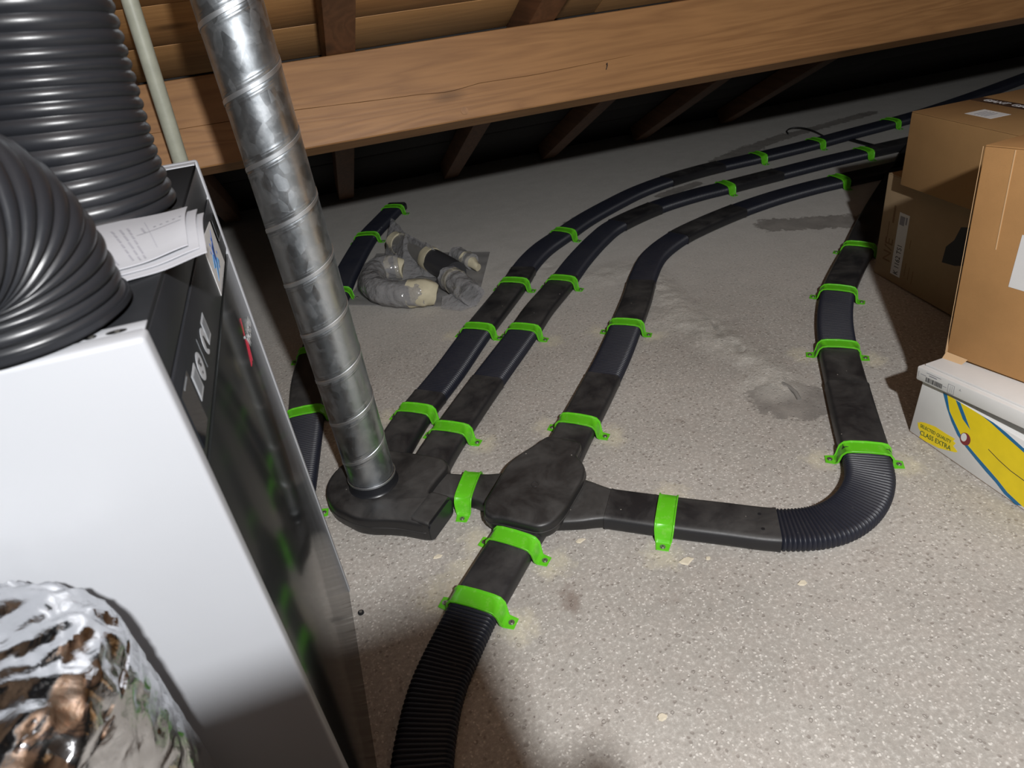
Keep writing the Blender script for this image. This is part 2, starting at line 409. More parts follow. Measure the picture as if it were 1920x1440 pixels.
M['cable'] = mat('M_black_cable', (0.012, 0.012, 0.013), 0.45)

# ------------------------------------------------------------------ setting: floor
YF = 5.62
def build_floor():
    xs = np.concatenate([np.arange(-4, -0.6, 0.12), np.arange(-0.6, 3.4, 0.016), np.arange(3.4, 5.0, 0.03), np.arange(5.0, 9.01, 0.12)])
    ys = np.concatenate([np.arange(-2.4, 0.5, 0.12), np.arange(0.5, 4.2, 0.016), np.arange(4.2, YF+0.02, 0.04)])
    nx, ny = len(xs), len(ys)
    X, Y = np.meshgrid(xs, ys)
    def blob(cx, cy, rx, ry, rot=0.0):
        c, s = math.cos(rot), math.sin(rot); dx, dy = X-cx, Y-cy
        u, v = (c*dx+s*dy)/rx, (-s*dx+c*dy)/ry
        return np.clip(1.35-np.sqrt(u*u+v*v)*0.75, 0, 1)
    def seg(ax, ay, bx, by, w):
        d = np.array([bx-ax, by-ay]); L2 = d@d
        t = np.clip(((X-ax)*d[0]+(Y-ay)*d[1])/L2, 0, 1)
        return np.clip(1.35-np.hypot(X-ax-t*d[0], Y-ay-t*d[1])/w*0.75, 0, 1)
    def hard(a): return np.clip(a, 0, 1)
    patch = np.maximum.reduce([blob(1.41, 1.66, .075, .10), blob(1.52, 1.63, .07, .10), blob(1.47, 1.58, .06, .05),
                               seg(2.45, 3.10, 2.86, 2.90, .085), seg(2.90, 4.33, 3.30, 4.50, .08), seg(3.30, 4.50, 3.70, 4.62, .06),
                               seg(3.70, 4.60, 4.60, 4.74, .05), seg(1.533, 2.265, 1.505, 2.16, .012), seg(1.515, 2.07, 1.505, 2.02, .010), seg(1.50, 3.78, 1.95, 3.98, .06), seg(2.2, 3.93, 2.5, 4.0, .04)])
    stain = np.maximum.reduce([blob(.381, 1.142, .03, .05)*.9, blob(.62, 1.05, .05, .03)*.5, blob(.12, 1.33, .08, .06)*.45, blob(1.05, 1.72, .03, .02)*.6,
                               blob(1.2, .95, .05, .04)*.5])
    dust = np.zeros_like(X)
    for fx, fy, s in DUST: dust = np.maximum(dust, blob(fx, fy, .05*s, .05*s)*0.85)
    smooth = np.clip((Y-2.3+0.25*(X-1.0))/1.3, 0, 0.85)  # mask for the finer finish and for the painted falloff lift
    rng = np.random.RandomState(3)
    # ridge of thrown mortar over a buried conduit
    rl = [(1.56, 2.95), (1.50, 2.60), (1.475, 2.42), (1.49, 2.23), (1.505, 2.02), (1.51, 1.86), (1.48, 1.74)]
    ridge = np.maximum.reduce([seg(*rl[i], *rl[i+1], .055) for i in range(len(rl)-1)])
    lump = np.maximum.reduce([ridge, blob(1.44, 2.38, .13, .10), blob(1.48, 2.15, .08, .13), blob(1.47, 1.78, .08, .08), blob(1.30, 3.0, .25, .08)*.7, blob(1.08, 3.2, .2, .15)*.6])
    def lowfreq(n):
        a = rng.rand(n, n); gx = np.clip((X+0.6)/5.6, 0, .999)*(n-1); gy = np.clip((Y-.5)/5.2, 0, .999)*(n-1)
        i, j = gx.astype(int), gy.astype(int); u, v = gx-i, gy-j; u, v = u*u*(3-2*u), v*v*(3-2*v)
        return (a[j, i]*(1-u)+a[j, i+1]*u)*(1-v)+(a[j+1, i]*(1-u)+a[j+1, i+1]*u)*v
    n1, n2, n3 = lowfreq(14), lowfreq(90), lowfreq(220)
    Z = -0.0015*n1 + lump*(0.009*n2+0.008*n3-0.003) + ridge*0.007
    # two worn slots where the conduit shows
    for ax, ay, bx, by in ((1.535, 2.27, 1.50, 2.15), (1.515, 2.07, 1.505, 2.01)):
        Z -= np.clip(seg(ax, ay, bx, by, .012), 0, 1)*0.010
    Z = np.minimum(Z, 0.022)
    near = np.ones_like(Z)
    for px, py in FLAT: near = np.minimum(near, np.clip(np.hypot(X-px, Y-py)/0.10-0.6, 0, 1))
    Z = np.where(Z > -0.001, Z*near-0.001*(1-near), Z)
    verts = np.stack([X.ravel(), Y.ravel(), Z.ravel()], 1)
    idx = np.arange(nx*ny).reshape(ny, nx)
    F = np.stack([idx[:-1, :-1].ravel(), idx[:-1, 1:].ravel(), idx[1:, 1:].ravel(), idx[1:, :-1].ravel()], 1)
    me = bpy.data.meshes.new('floor'); me.from_pydata(verts.tolist(), [], F.tolist()); me.update()
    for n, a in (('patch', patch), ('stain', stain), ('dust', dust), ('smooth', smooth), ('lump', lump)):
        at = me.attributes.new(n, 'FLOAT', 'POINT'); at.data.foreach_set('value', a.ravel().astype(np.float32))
    me.polygons.foreach_set('use_smooth', [True]*len(me.polygons))
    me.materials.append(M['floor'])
    o = bpy.data.objects.new('floor', me); link(o); tag(o, kind='structure')
    return o

# ------------------------------------------------------------------ duct data (metres; centre lines on the floor)
RUNS = {
 'A': [(0.02, 1.945), (0.071, 2.028), (0.165, 2.166), (0.355, 2.40), (0.563, 2.681), (0.865, 3.061), (1.016, 3.275), (1.171, 3.44), (1.352, 3.577), (1.565, 3.735), (1.827, 3.89), (2.088, 4.02), (2.386, 4.11), (2.711, 4.158), (3.098, 4.170), (3.37, 4.185), (3.619, 4.206), (3.989, 4.253), (4.371, 4.295), (4.784, 4.36), (5.464, 4.52), (6.3, 4.75)],
 'B': [(0.13, 1.80), (0.168, 1.862), (0.262, 1.986), (0.455, 2.223), (0.743, 2.562), (0.89, 2.745), (1.09, 2.958), (1.279, 3.176), (1.492, 3.39), (1.686, 3.54), (2.021, 3.675), (2.318, 3.73), (2.558, 3.745), (2.931, 3.772), (3.338, 3.800), (3.689, 3.808), (4.051, 3.81), (4.9, 3.83)],
 'C': [(0.56, 1.66), (0.604, 1.715), (0.693, 1.817), (0.819, 1.96), (1.007, 2.18), (1.163, 2.38), (1.339, 2.612), (1.484, 2.82), (1.646, 3.01), (1.846, 3.15), (2.05, 3.24), (2.353, 3.335), (2.665, 3.40), (2.965, 3.428), (3.171, 3.430), (3.474, 3.425), (4.4, 3.42)],
 'D': [(4.1, 3.75), (3.03, 2.941), (2.538, 2.538), (2.314, 2.359), (2.124, 2.195), (1.953, 2.01), (1.802, 1.810), (1.691, 1.645), (1.557, 1.44), (1.449, 1.27), (1.385, 1.178), (1.306, 1.115), (1.214, 1.078), (1.120, 1.075), (1.010, 1.115), (0.889, 1.197), (0.754, 1.290), (0.612, 1.393)],
 'E': [(0.37, 1.442), (0.294, 1.369), (0.203, 1.275), (0.133, 1.201), (0.049, 1.100), (-0.015, 1.015), (-0.062, 0.923), (-0.102, 0.810), (-0.125, 0.66), (-0.125, 0.42), (-0.10, 0.20)],
 'F': [(0.56, 4.77), (0.511, 4.686), (0.421, 4.53), (0.264, 4.235), (0.1, 3.80), (-0.007, 3.456), (-0.13, 3.02), (-0.213, 2.658), (-0.245, 2.35), (-0.285, 2.08), (-0.330, 1.80), (-0.37, 1.55)],
}
# clamp: run, parameter, label
CLAMPS = [
 ('A', 2.0, 'green clamp on the back duct of the trio, first one beyond the metal pipe'),
 ('A', 4.0, 'green clamp on the back duct of the trio, right of the wrapped elbows'),
 ('A', 5.0, 'green clamp on the back duct of the trio, just before its first bend'),
 ('A', 8.0, 'green clamp on the back duct of the trio, just past its first bend'),
 ('A', 14.0, 'green clamp on the back duct of the trio, next left of the cable loop'),
 ('A', 16.0, 'green clamp on the back duct of the trio, beside the thin black cable loop'),
 ('A', 18.0, 'farthest green clamp, on the back duct of the trio left of the cardboard boxes'),
 ('B', 2.0, 'green clamp on the middle duct of the trio, nearest the round manifold'),
 ('B', 4.0, 'green clamp on the middle duct of the trio, far end of its ribbed stretch'),
 ('B', 6.0, 'green clamp on the middle duct of the trio, just before its first bend'),
 ('B', 12.0, 'green clamp on the middle duct of the trio, halfway along the dim curve'),
 ('B', 15.0, 'green clamp on the middle duct of the trio, at the edge of the boxes shadow'),
 ('C', 2.0, 'green clamp on the front duct of the trio, nearest the crossing fitting'),
 ('C', 5.0, 'green clamp on the front duct of the trio, between ribbed stretch and first bend'),
 ('C', 14.0, 'green clamp on the front duct of the trio, far right beside the dark shadow'),
 ('D', 2.0, 'green clamp on the right hand duct, half hidden beside the dark rear box'),
 ('D', 4.0, 'green clamp on the right hand duct, at the far end of its short ribbed curve'),
 ('D', 6.0, 'green clamp on the right hand duct, at the near end of its short ribbed curve'),
 ('D', 9.0, 'green clamp at the top of the large ribbed bend near the banana carton'),
 ('D', 16.0, 'green clamp on the straight duct between the crossing fitting and the large ribbed bend'),
 ('E', 1.0, 'green clamp at the lower neck of the crossing fitting'),
 ('E', 3.0, 'nearest green clamp, where the foreground duct turns ribbed'),
 ('F', 1.0, 'green clamp at the far end of the left duct, by the dark eaves'),
 ('F', 3.0, 'green clamp on the left duct, second from far end, behind wrapped elbows'),
 ('F', 5.0, 'green clamp on the left duct, third from far end, right of metal pipe'),
 ('F', 6.45, 'green clamp in shadow between ventilation unit and metal pipe, farther of two'),
 ('F', 8.0, 'green clamp between ventilation unit and metal pipe, nearer of two, at ribbed stretch'),
 ('F', 9.98, 'green clamp hidden behind the ventilation unit, one foot showing by the manifold'),
]
def run_path(key):
    p, par = spline([(x, y, 0.0) for x, y in RUNS[key]], 0.004)
    # light smoothing so that no kink is left
    for _ in range(60):
        q = p.copy(); q[1:-1] = (p[:-2]+2*p[1:-1]+p[2:])/4; p = q
    return p, par
PATHS = {k: run_path(k) for k in RUNS}
def at_par(key, t):
    p, par = PATHS[key]; i = int(np.clip(np.searchsorted(par, t), 1, len(par)-2))
    d = p[i+1]-p[i-1]; d /= np.linalg.norm(d); return p[i], d
ARM_CLAMP = (np.array([0.238, 1.652, 0.0]), np.array([0.86, -0.51, 0.0])/np.hypot(.86, .51))
DUST, FLAT = [], []
for k, t, lab in CLAMPS:
    c, d = at_par(k, t); n = np.array([d[1], -d[0]])
    for s in (-1, 1):
        f = c[:2]+s*n*0.105; FLAT.append((f[0], f[1]))
        if k in 'BCE' and t < 6 or (k == 'D' and t > 5) or (k == 'A' and t < 5): DUST.append((f[0]+n[0]*s*.02, f[1]+n[1]*s*.02, 1.0))
DUST += [(0.08, 1.30, 1.6), (0.14, 1.36, 1.0), (0.79, 1.76, 1.1)]
FLAT += [(0.30, 1.54), (0.16, 1.77)]
build_floor()

# ------------------------------------------------------------------ setting: roof, walls
TA = math.radians(27.4)
ROOF_O = np.array([0.0, 2.90, 1.22])                                  # underside of the rafters passes here
dv = np.array([0, math.cos(TA), -math.sin(TA)])                       # down the slope
nv = np.array([0, math.sin(TA), math.cos(TA)])                        # outward
RH = 0.125
def roof_frame(o): return frame(o, (1, 0, 0), dv, nv)
deck = empty('ceiling', (0, 0, 0)); tag(deck, kind='structure')
BW = 0.285
s0 = 0.02 - 0.285*13
rr = random.Random(11)
board_mesh = None
row = 0
s = s0
while True:
    o_s = ROOF_O + dv*s + nv*RH
    if o_s[2] < 0.0 - BW*math.sin(TA): break
    x = -4.2 + rr.random()*1.2
    if abs(s) < 0.35: x = 0.872-2.6-1.9 if row % 2 == 0 else x
    while x < 8.6:
        L = 2.6
        t = 0.022 + rr.uniform(-0.002, 0.002)
        if board_mesh is None:
            b0 = obox('board', Matrix.Identity(4), 0, L-0.004, 0.002, BW-0.003, 0, 0.022, M['board'], None, 0.002)
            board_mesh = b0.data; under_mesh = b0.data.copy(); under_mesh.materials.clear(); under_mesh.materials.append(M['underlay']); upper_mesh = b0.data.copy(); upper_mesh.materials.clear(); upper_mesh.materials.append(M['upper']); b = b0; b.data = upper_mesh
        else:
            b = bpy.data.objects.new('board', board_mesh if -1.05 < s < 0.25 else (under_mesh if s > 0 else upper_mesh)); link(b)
        b.parent = deck
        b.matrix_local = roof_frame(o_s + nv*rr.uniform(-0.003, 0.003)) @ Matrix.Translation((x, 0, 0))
        x += L
    s += BW; row += 1
# rafters
RX = [(-2.28, 'x'), (-1.46, 'x'),
      (-0.64, 'dark brown rafter behind the grey vertical pipe, meeting the big beam'),
      (0.19, 'dark rafter crossing the big beam just right of the metal spiral pipe'),
      (1.01, 'dark rafter crossing the big beam at the top middle of the view'),
      (1.83, 'slanting rafter in the dark under the beam, third from the metal pipe'),
      (2.65, 'slanting rafter in the dark under the beam, fourth from the metal pipe'),
      (3.47, 'faint rafter in the dark under the beam, fifth from the metal pipe'),
      (4.29, 'x'), (5.11, 'x')]
def rafter(x, lab):
    o = ROOF_O
    t = empty('rafter', (x+0.055, 5.2, 0.0), lab, 'beam')
    w = 0.11 if x < 1 else 0.118
    ob = obox('timber', roof_frame(o), x, x+w, -4.6, 2.62, 0.001, RH-0.004, M['rafter'], t, 0.004)
    # the notch seat where it bears on the beam: a short proud packing piece
    return t
for x, lab in RX:
    if lab != 'x':
        o = obox('rafter', roof_frame(ROOF_O), x, x+0.112, -4.6, 2.62, 0.001, RH-0.004, M['rafter'], None, 0.004)
        tag(o, lab, 'beam', 'rafters')
# purlin: big beam set square to the roof slope
def purlin():
    root = empty('purlin', (0.5, 2.80, 0.9), 'big light brown roof beam running across the whole view under the rafters', 'beam')
    D_, T_ = 0.322, 0.105
    # front face as a grid with the long drying crack sunk into it
    F = frame(ROOF_O, (1, 0, 0), -nv, dv)     # a along x, b down the face, c away from the camera
    crack = [(-0.6, .172), (-0.2, .176), (0.03, .176), (0.32, .19), (0.5, .197), (0.62, .207), (0.754, .193), (0.98, .198), (1.284, .19), (1.45, .185)]
    cx = [c[0] for c in crack]; cb = [c[1] for c in crack]
    xs = sorted(set([-3.5, -2.5, -1.5, -1.0] + list(np.arange(-0.6, 1.46, 0.05)) + [2, 2.6, 3.2, 4, 5, 6, 7, 8.5]))
    vs, fs = [], []
    for x in xs:
        b = float(np.interp(x, cx, cb)); on = cx[0] < x < cx[-1]
        dpt = 0.007*math.sin(math.pi*np.clip((x-cx[0])/(cx[-1]-cx[0]), 0, 1))**0.5 if on else 0.0
        wob = 0.0015*noise.noise((x*2, 0, 3))
        hw = 0.0011+0.0006*noise.noise((x*9, 1, 0))
        for bb, cc in ((0.004, 0.0), (0.05, 0), (b-hw, 0), (b, dpt), (b+hw, 0), (0.27, 0), (D_-0.004, 0), (D_, 0.004), (D_, T_), (0.0, T_), (0.0, 0.004)):
            vs.append(F @ Vector((x, bb, cc+wob)))
    n = 11
    for i in range(len(xs)-1):
        for j in range(n):
            fs.append((i*n+j, i*n+(j+1) % n, (i+1)*n+(j+1) % n, (i+1)*n+j))
    fs += [tuple(range(n)), tuple(reversed(range((len(xs)-1)*n, len(xs)*n)))]
    mk('timber', vs, fs, M['purlin'], root, smooth=False)
    # round plug near the lower edge, small bent nail
    P = F @ Vector((0.662, 0.288, 0)); cyl('wooden_plug', P, -dv, 0.0155, 0.0030, M['plug'], root, 20, 0.0008)
    Q = F @ Vector((1.30, 0.205, 0))
    path = [Q+Vector((0, 0, 0.0)), Q+Vector((0, -0.012, 0.006)), Q+Vector((-0.004, -0.02, -0.004)), Q+Vector((-0.008, -0.018, -0.016))]
    tube('nail', path, 0.0016, M['screwdark'], root, 6)
    return root
def tube(name, pts, r, m, parent=None, n=12, cap=True, radii=None):
    P = [np.array(p, float) for p in pts]; vs, fs = [], []
    T = [P[1]-P[0]] + [P[i+1]-P[i-1] for i in range(1, len(P)-1)] + [P[-1]-P[-2]]
    up = np.array([0, 0, 1.0]) if abs(T[0][2])/np.linalg.norm(T[0]) < 0.9 else np.array([0, 1.0, 0])
    u = np.cross(T[0], up); u /= np.linalg.norm(u)
    for i, p in enumerate(P):
        t = T[i]/np.linalg.norm(T[i]); u = u-t*(u@t); u /= np.linalg.norm(u); v = np.cross(t, u)
        rr_ = r if radii is None else radii[i]
        for k in range(n):
            a = 2*math.pi*k/n; vs.append(p+rr_*(math.cos(a)*u+math.sin(a)*v))
    for i in range(len(P)-1):
        for k in range(n):
            fs.append((i*n+k, i*n+(k+1) % n, (i+1)*n+(k+1) % n, (i+1)*n+k))
    if cap: fs += [tuple(reversed(range(n))), tuple(range((len(P)-1)*n, len(P)*n))]
    return mk(name, vs, fs, m, parent)
purlin()
for nm, (x0, x1, y0, y1) in {'wall_left': (-4.1, -3.9, -2.5, YF), 'wall_right': (8.5, 8.7, -2.5, YF), 'wall_back': (-4.0, 8.6, -2.6, -2.4)}.items():
    tag(box(nm, x0, x1, y0, y1, -0.02, 4.3, M['wall'], None, 0.0), kind='structure')

# ------------------------------------------------------------------ ducts
def sweep(name, pts, profile, m, parent, scale=None, capped=True, zoff=0.0, umul=None):
    """profile of (u lateral, v up) swept along a floor path; scale[i] swells ring i about the profile's middle"""
    n = len(profile); vs, fs = [], []
    pu = np.array([q[0] for q in profile]); pv = np.array([q[1] for q in profile]); mid = pv.max()/2
    N = len(pts)
    for i in range(N):
        d = pts[min(i+1, N-1)]-pts[max(i-1, 0)]; d = d/np.linalg.norm(d)
        nrm = np.array([d[1], -d[0], 0.0])
        e = 0.0 if scale is None else scale[i]
        w = 1.0 if umul is None else umul[i]
        # offset outward by e
        uu = pu*w + np.sign(pu)*np.minimum(1, np.abs(pu)/(pu.max()*0.85))*e
        vv = pv + np.sign(pv-mid)*np.minimum(1, np.abs(pv-mid)/(mid*0.85))*e
        for k in range(n):
            q = pts[i]+nrm*uu[k]; vs.append((q[0], q[1], max(0.0008, vv[k]+zoff)))
    for i in range(N-1):
        for k in range(n):
            fs.append((i*n+k, i*n+(k+1) % n, (i+1)*n+(k+1) % n, (i+1)*n+k))
    if capped: fs += [tuple(range(n)), tuple(reversed(range((N-1)*n, N*n)))]
    return mk(name, vs, fs, m, parent)
W, Hh = 0.136, 0.052
def cut(key, t0, t1, step):
    p, par = PATHS[key]
    m = (par >= t0) & (par <= t1); q = p[m]
    L = np.concatenate([[0], np.cumsum(np.linalg.norm(np.diff(q, axis=0), axis=1))])
    n = max(2, int(L[-1]/step)+1); s = np.linspace(0, L[-1], n)
    return np.stack([np.interp(s, L, q[:, j]) for j in range(3)], 1), s
def ribbed(key, t0, t1, parent, pitch=0.0115, fine=True):
    pat = [-0.0004, 0.0013, 0.0019, 0.0013, -0.0004, -0.0024] if fine else [-0.0003, 0.0015, 0.0010, -0.0018]
    q, s = cut(key, t0, t1, pitch/len(pat))
    sc = [pat[i % len(pat)] for i in range(len(q))]
    return sweep('ribbed_section', q, rrect(W, Hh, 0.021, 4 if fine else 3), M['ribbed'], parent, sc)
def coupler(key, t0, t1, parent, grow=0.0024, wob=0.0):
    q, s = cut(key, t0, t1, 0.012)
    L = s[-1]
    # slip ends: a rim at both ends and a centre stop ridge
    sc = []
    for x in s:
        e = grow
        if x < 0.012 or x > L-0.012: e = grow+0.0012
        sc.append(e)
    sc[0] = 0.0; sc[-1] = 0.0
    q = np.concatenate([q[:1], q[:1]+(q[1]-q[0])*0.02, q[1:-1], q[-1:]-(q[-1]-q[-2])*0.02, q[-1:]])
    sc = [0.0, grow+0.0012] + sc[1:-1] + [grow+0.0012, 0.0]
    return sweep('coupler', q, rrect(W, Hh, 0.019, 4), M['coupler'], parent, sc)
DUCTS = {
 'A': ('flat black floor duct, rearmost of the three curving to the right', [('c', 0, 2.45, 0), ('r', 2.45, 4.0, 1), ('c', 4.0, 5.65, 0), ('r', 5.65, 11.8, 0), ('c', 11.8, 13.2, 0), ('r', 13.2, 21, 0)]),
 'B': ('flat black floor duct, middle one of the three curving to the right', [('c', 0, 3.1, 0), ('r', 3.1, 4.0, 1), ('c', 4.0, 6.2, 0), ('r', 6.2, 9.0, 0), ('c', 9.0, 9.95, 0), ('r', 9.95, 12.0, 0), ('c', 12.0, 13.1, 0), ('r', 13.1, 15.0, 0), ('c', 15.0, 17, 0)]),
 'C': ('flat black floor duct, front one of the three, leaving the top of the crossing fitting', [('c', 0, 3.45, 0), ('r', 3.45, 5.0, 1), ('c', 5.0, 6.6, 0), ('r', 6.6, 9.15, 0), ('c', 9.15, 11.1, 0), ('r', 11.1, 14.2, 0), ('c', 14.2, 16, 0)]),
 'D': ('flat black floor duct at right with a large ribbed bend leading to the crossing fitting', [('c', 0, 4.0, 0), ('r', 4.0, 6.0, 1), ('c', 6.0, 7.25, 0), ('c', 7.25, 9.0, 1), ('r', 9.0, 14.0, 1), ('c', 14.0, 17.0, 0)]),
 'E': ('flat black floor duct in the foreground, ribbed, leaving at the bottom edge', [('c', 0, 3.0, 0), ('r', 3.0, 10.0, 1)]),
 'F': ('flat black floor duct at left, passing behind the metal pipe and the ventilation unit', [('c', 0, 1.0, 0), ('r', 1.0, 3.0, 0), ('r', 3.0, 6.4, 0), ('c', 6.4, 8.0, 0), ('r', 8.0, 11.0, 1)]),
}
for k, (lab, segs) in DUCTS.items():
    c0 = PATHS[k][0][0]
    root = empty('floor_duct', (c0[0], c0[1], 0.0), lab, 'duct')
    for typ, a, b, fl in segs:
        if typ == 'r': ribbed(k, a, b, root, 0.0115, bool(fl))
        else: coupler(k, a, b, root, 0.0022 + (0.0024 if fl else 0))
# two pop rivets with washers on the straight coupler by the large bend
dr = [o for o in bpy.data.objects if o.name.startswith('floor_duct') and 'large ribbed bend' in o['label']][0]
last = [c for c in dr.children if c.name.startswith('coupler')][-1]
for t, u in ((14.35, 0.028), (14.28, -0.030)):
    c, d = at_par('D', t); nrm = np.array([d[1], -d[0], 0]); p = c+nrm*u+np.array([0, 0, Hh+0.0014])
    cyl('rivet', p, (0, 0, 1), 0.0052, 0.0018, M['collar'], last, 14, 0.0005)

# ------------------------------------------------------------------ clamps
def make_clamp(c, d, label):
    root = empty('duct_clamp', (0, 0, 0), label, 'clamp', 'green duct clamps')
    H2 = Hh+0.0066; hw = W/2+0.0066
    prof = [(-hw-0.040, 0.0025), (-hw-0.012, 0.0025), (-hw-0.005, 0.010), (-hw-0.0015, 0.030), (-hw+0.0015, 0.043), (-hw+0.012, H2-0.003), (-hw+0.030, H2+0.0010), (0, H2+0.0030)]
    prof = prof + [(-u, v) for u, v in reversed(prof[:-1])]
    wid = [0.036, 0.044, 0.050, 0.054, 0.056, 0.057, 0.057, 0.057]; wid = wid+wid[::-1][1:]
    vs, fs = [], []
    N = len(prof)
    for i, (u, v) in enumerate(prof):
        a = prof[max(0, i-1)]; b = prof[min(N-1, i+1)]
        tu, tv = b[0]-a[0], b[1]-a[1]; L = math.hypot(tu, tv); nu, nv_ = -tv/L, tu/L
        w = wid[i]/2; lip = 0.0036 if 1 < i < N-2 else 0.0
        for x, off in ((-w, lip), (-w+0.004, lip), (-w+0.0055, 0), (w-0.0055, 0), (w-0.004, lip), (w, lip), (w, -0.0028), (-w, -0.0028)):
            vs.append((x, u+nu*off, max(0.0005, v+nv_*off)))
    n = 8
    for i in range(N-1):
        for k in range(n): fs.append((i*n+k, i*n+(k+1) % n, (i+1)*n+(k+1) % n, (i+1)*n+k))
    fs += [tuple(range(n)), tuple(reversed(range((N-1)*n, N*n)))]
    st = mk('strap', vs, fs, M['green'], root, local=True)
    bv = st.modifiers.new('bevel', 'BEVEL'); bv.width = 0.0008; bv.segments = 1; bv.limit_method = 'ANGLE'
    for s in (-1, 1):
        y = s*(hw+0.026)
        sc = cyl('screw', (0, y, 0.0026), (0, 0, 1), 0.0085, 0.0012, M['screw'], root, 16)
        sh = cyl('screw_head', (0, y, 0.0038), (0, 0, 1), 0.0062, 0.0026, M['screw'], sc, 14, 0.0008)
        bm = bmesh.new()
        for ang in (0.4, 0.4+math.pi/2):
            bm_box(bm, Matrix.Translation((0, y, 0.0064)) @ Matrix.Rotation(ang, 4, 'Z'), (0.0062, 0.0014, 0.0005))
        from_bm('screw_slot', bm, M['screwdark'], sc, False)
    return root
def place(root, c, d):
    a = math.atan2(d[1], d[0]); root.location = (c[0], c[1], 0.0); root.rotation_euler = (0, 0, a)
proto = None
def copy_tree(o, parent=None):
    c = o.copy(); link(c)
    if parent is not None: c.parent = parent
    for ch in list(o.children): copy_tree(ch, c)
    return c
spots = [(*at_par(k, t), lab) for k, t, lab in CLAMPS] + [(*ARM_CLAMP, 'green clamp between the round manifold and the crossing fitting')]
for c, d, lab in spots:
    if proto is None: proto = make_clamp(c, d, lab); o = proto
    else: o = copy_tree(proto)
    o['label'] = lab
    place(o, c, d)

# ------------------------------------------------------------------ round manifold and crossing fitting
def slab(name, poly, z0, z1, m, parent, rnd=0.012, grow=0.0, sub=True):
    """moulded flat body from an outline: sides with a parting line and rounded top edge"""
    n = len(poly); P = np.array(poly, float)
    def inset(dist):
        out = []
        for i in range(n):
            a, b, c = P[i-1], P[i], P[(i+1) % n]
            e1 = (b-a)/np.linalg.norm(b-a); e2 = (c-b)/np.linalg.norm(c-b)
            n1 = np.array([-e1[1], e1[0]]); n2 = np.array([-e2[1], e2[0]])
            bi = n1+n2; bi /= max(1e-6, np.linalg.norm(bi)); k = 1/max(0.5, bi@n1)
            out.append(b+bi*dist*k)
        return np.array(out)
    h = z1-z0
    rings = [(inset(0.006), z0), (inset(0.001), z0+0.012), (inset(0.0), z0+h*0.45), (inset(-0.002), z0+h*0.47), (inset(-0.002), z0+h*0.50), (inset(0.0), z0+h*0.52)]
    for a in (0, 30, 60, 90):
        t = math.radians(a); rings.append((inset(rnd*(1-math.cos(t))+0.0005), z1-rnd+rnd*math.sin(t)))
    vs, fs = [], []
    for r, z in rings: vs += [(p[0], p[1], z) for p in r]
    for i in range(len(rings)-1):
        for k in range(n): fs.append((i*n+k, i*n+(k+1) % n, (i+1)*n+(k+1) % n, (i+1)*n+k))
    fs += [tuple(range((len(rings)-1)*n, len(rings)*n)), tuple(reversed(range(n)))]
    return mk(name, vs, fs, m, parent)
def dense(poly, rad=0.02, n=5):
    """round every corner of a polygon"""
    P = [np.array(p, float) for p in poly]; out = []
    for i in range(len(P)):
        a, b, c = P[i-1], P[i], P[(i+1) % len(P)]
        r = min(rad, np.linalg.norm(a-b)*0.45, np.linalg.norm(c-b)*0.45)
        p0 = b+(a-b)/np.linalg.norm(a-b)*r; p1 = b+(c-b)/np.linalg.norm(c-b)*r
        for k in range(n+1):
            t = k/n; out.append((1-t)**2*p0+2*t*(1-t)*b+t*t*p1)
    return [tuple(p) for p in out]
PIPE_B, PIPE_T = np.array([-0.049, 1.777, 0.10]), np.array([-0.060, 1.777, 1.22])
man = empty('duct_manifold', (-0.049, 1.777, 0.0), 'round black plastic manifold box on the floor carrying the metal pipe', 'manifold')
circ = [(-0.047+0.160*math.cos(math.radians(a)), 1.792+0.163*math.sin(math.radians(a))) for a in range(224, 116, -12)]
outline = [(0.070, 1.508), (0.122, 1.560), (0.168, 1.610), (0.105, 1.650), (0.150, 1.700), (0.205, 1.752), (0.195, 1.80), (0.128, 1.858), (0.035, 1.925), (-0.05, 1.965)]
outline = outline + list(reversed(circ)) + [(-0.134, 1.639), (-0.093, 1.610), (-0.045, 1.588), (-0.004, 1.565)]
slab('manifold_body', dense(outline, 0.022, 4), 0.0005, 0.076, M['fitting'], man, 0.014)
# capped front outlet: raised neck and flat end cap
e0, e1 = np.array([0.072, 1.506]), np.array([0.168, 1.606]); dd = (e1-e0)/np.linalg.norm(e1-e0); nn = np.array([dd[1], -dd[0]])
Fcap = frame((*((e0+e1)/2+nn*0.001), 0.036), (dd[0], dd[1], 0), (0, 0, 1), (nn[0], nn[1], 0))
pr = [(u, v-0.033) for u, v in rrect(np.linalg.norm(e1-e0)-0.006, 0.066, 0.018, 4)]
plate('end_cap', Fcap, pr, M['collar'], man, 0.004)
pn = np.array([[*((e0+e1)/2-nn*t), 0.0] for t in np.linspace(0.068, 0.0, 8)])
sweep('outlet_neck', pn, rrect(np.linalg.norm(e1-e0)-0.002, 0.0795, 0.013, 4), M['fitting'], man, [-0.004]+[0.0]*6+[-0.002])
# outlet arm toward the crossing
ax = np.array([0.85, -0.527]); ax /= np.linalg.norm(ax)
pa = np.array([[0.10+ax[0]*t, 1.735+ax[1]*t, 0.0] for t in np.linspace(0, 0.165, 12)])
sweep('outlet_arm', pa, rrect(0.118, 0.053, 0.014, 4), M['fitting'], man, [0.0]*11+[-0.002])
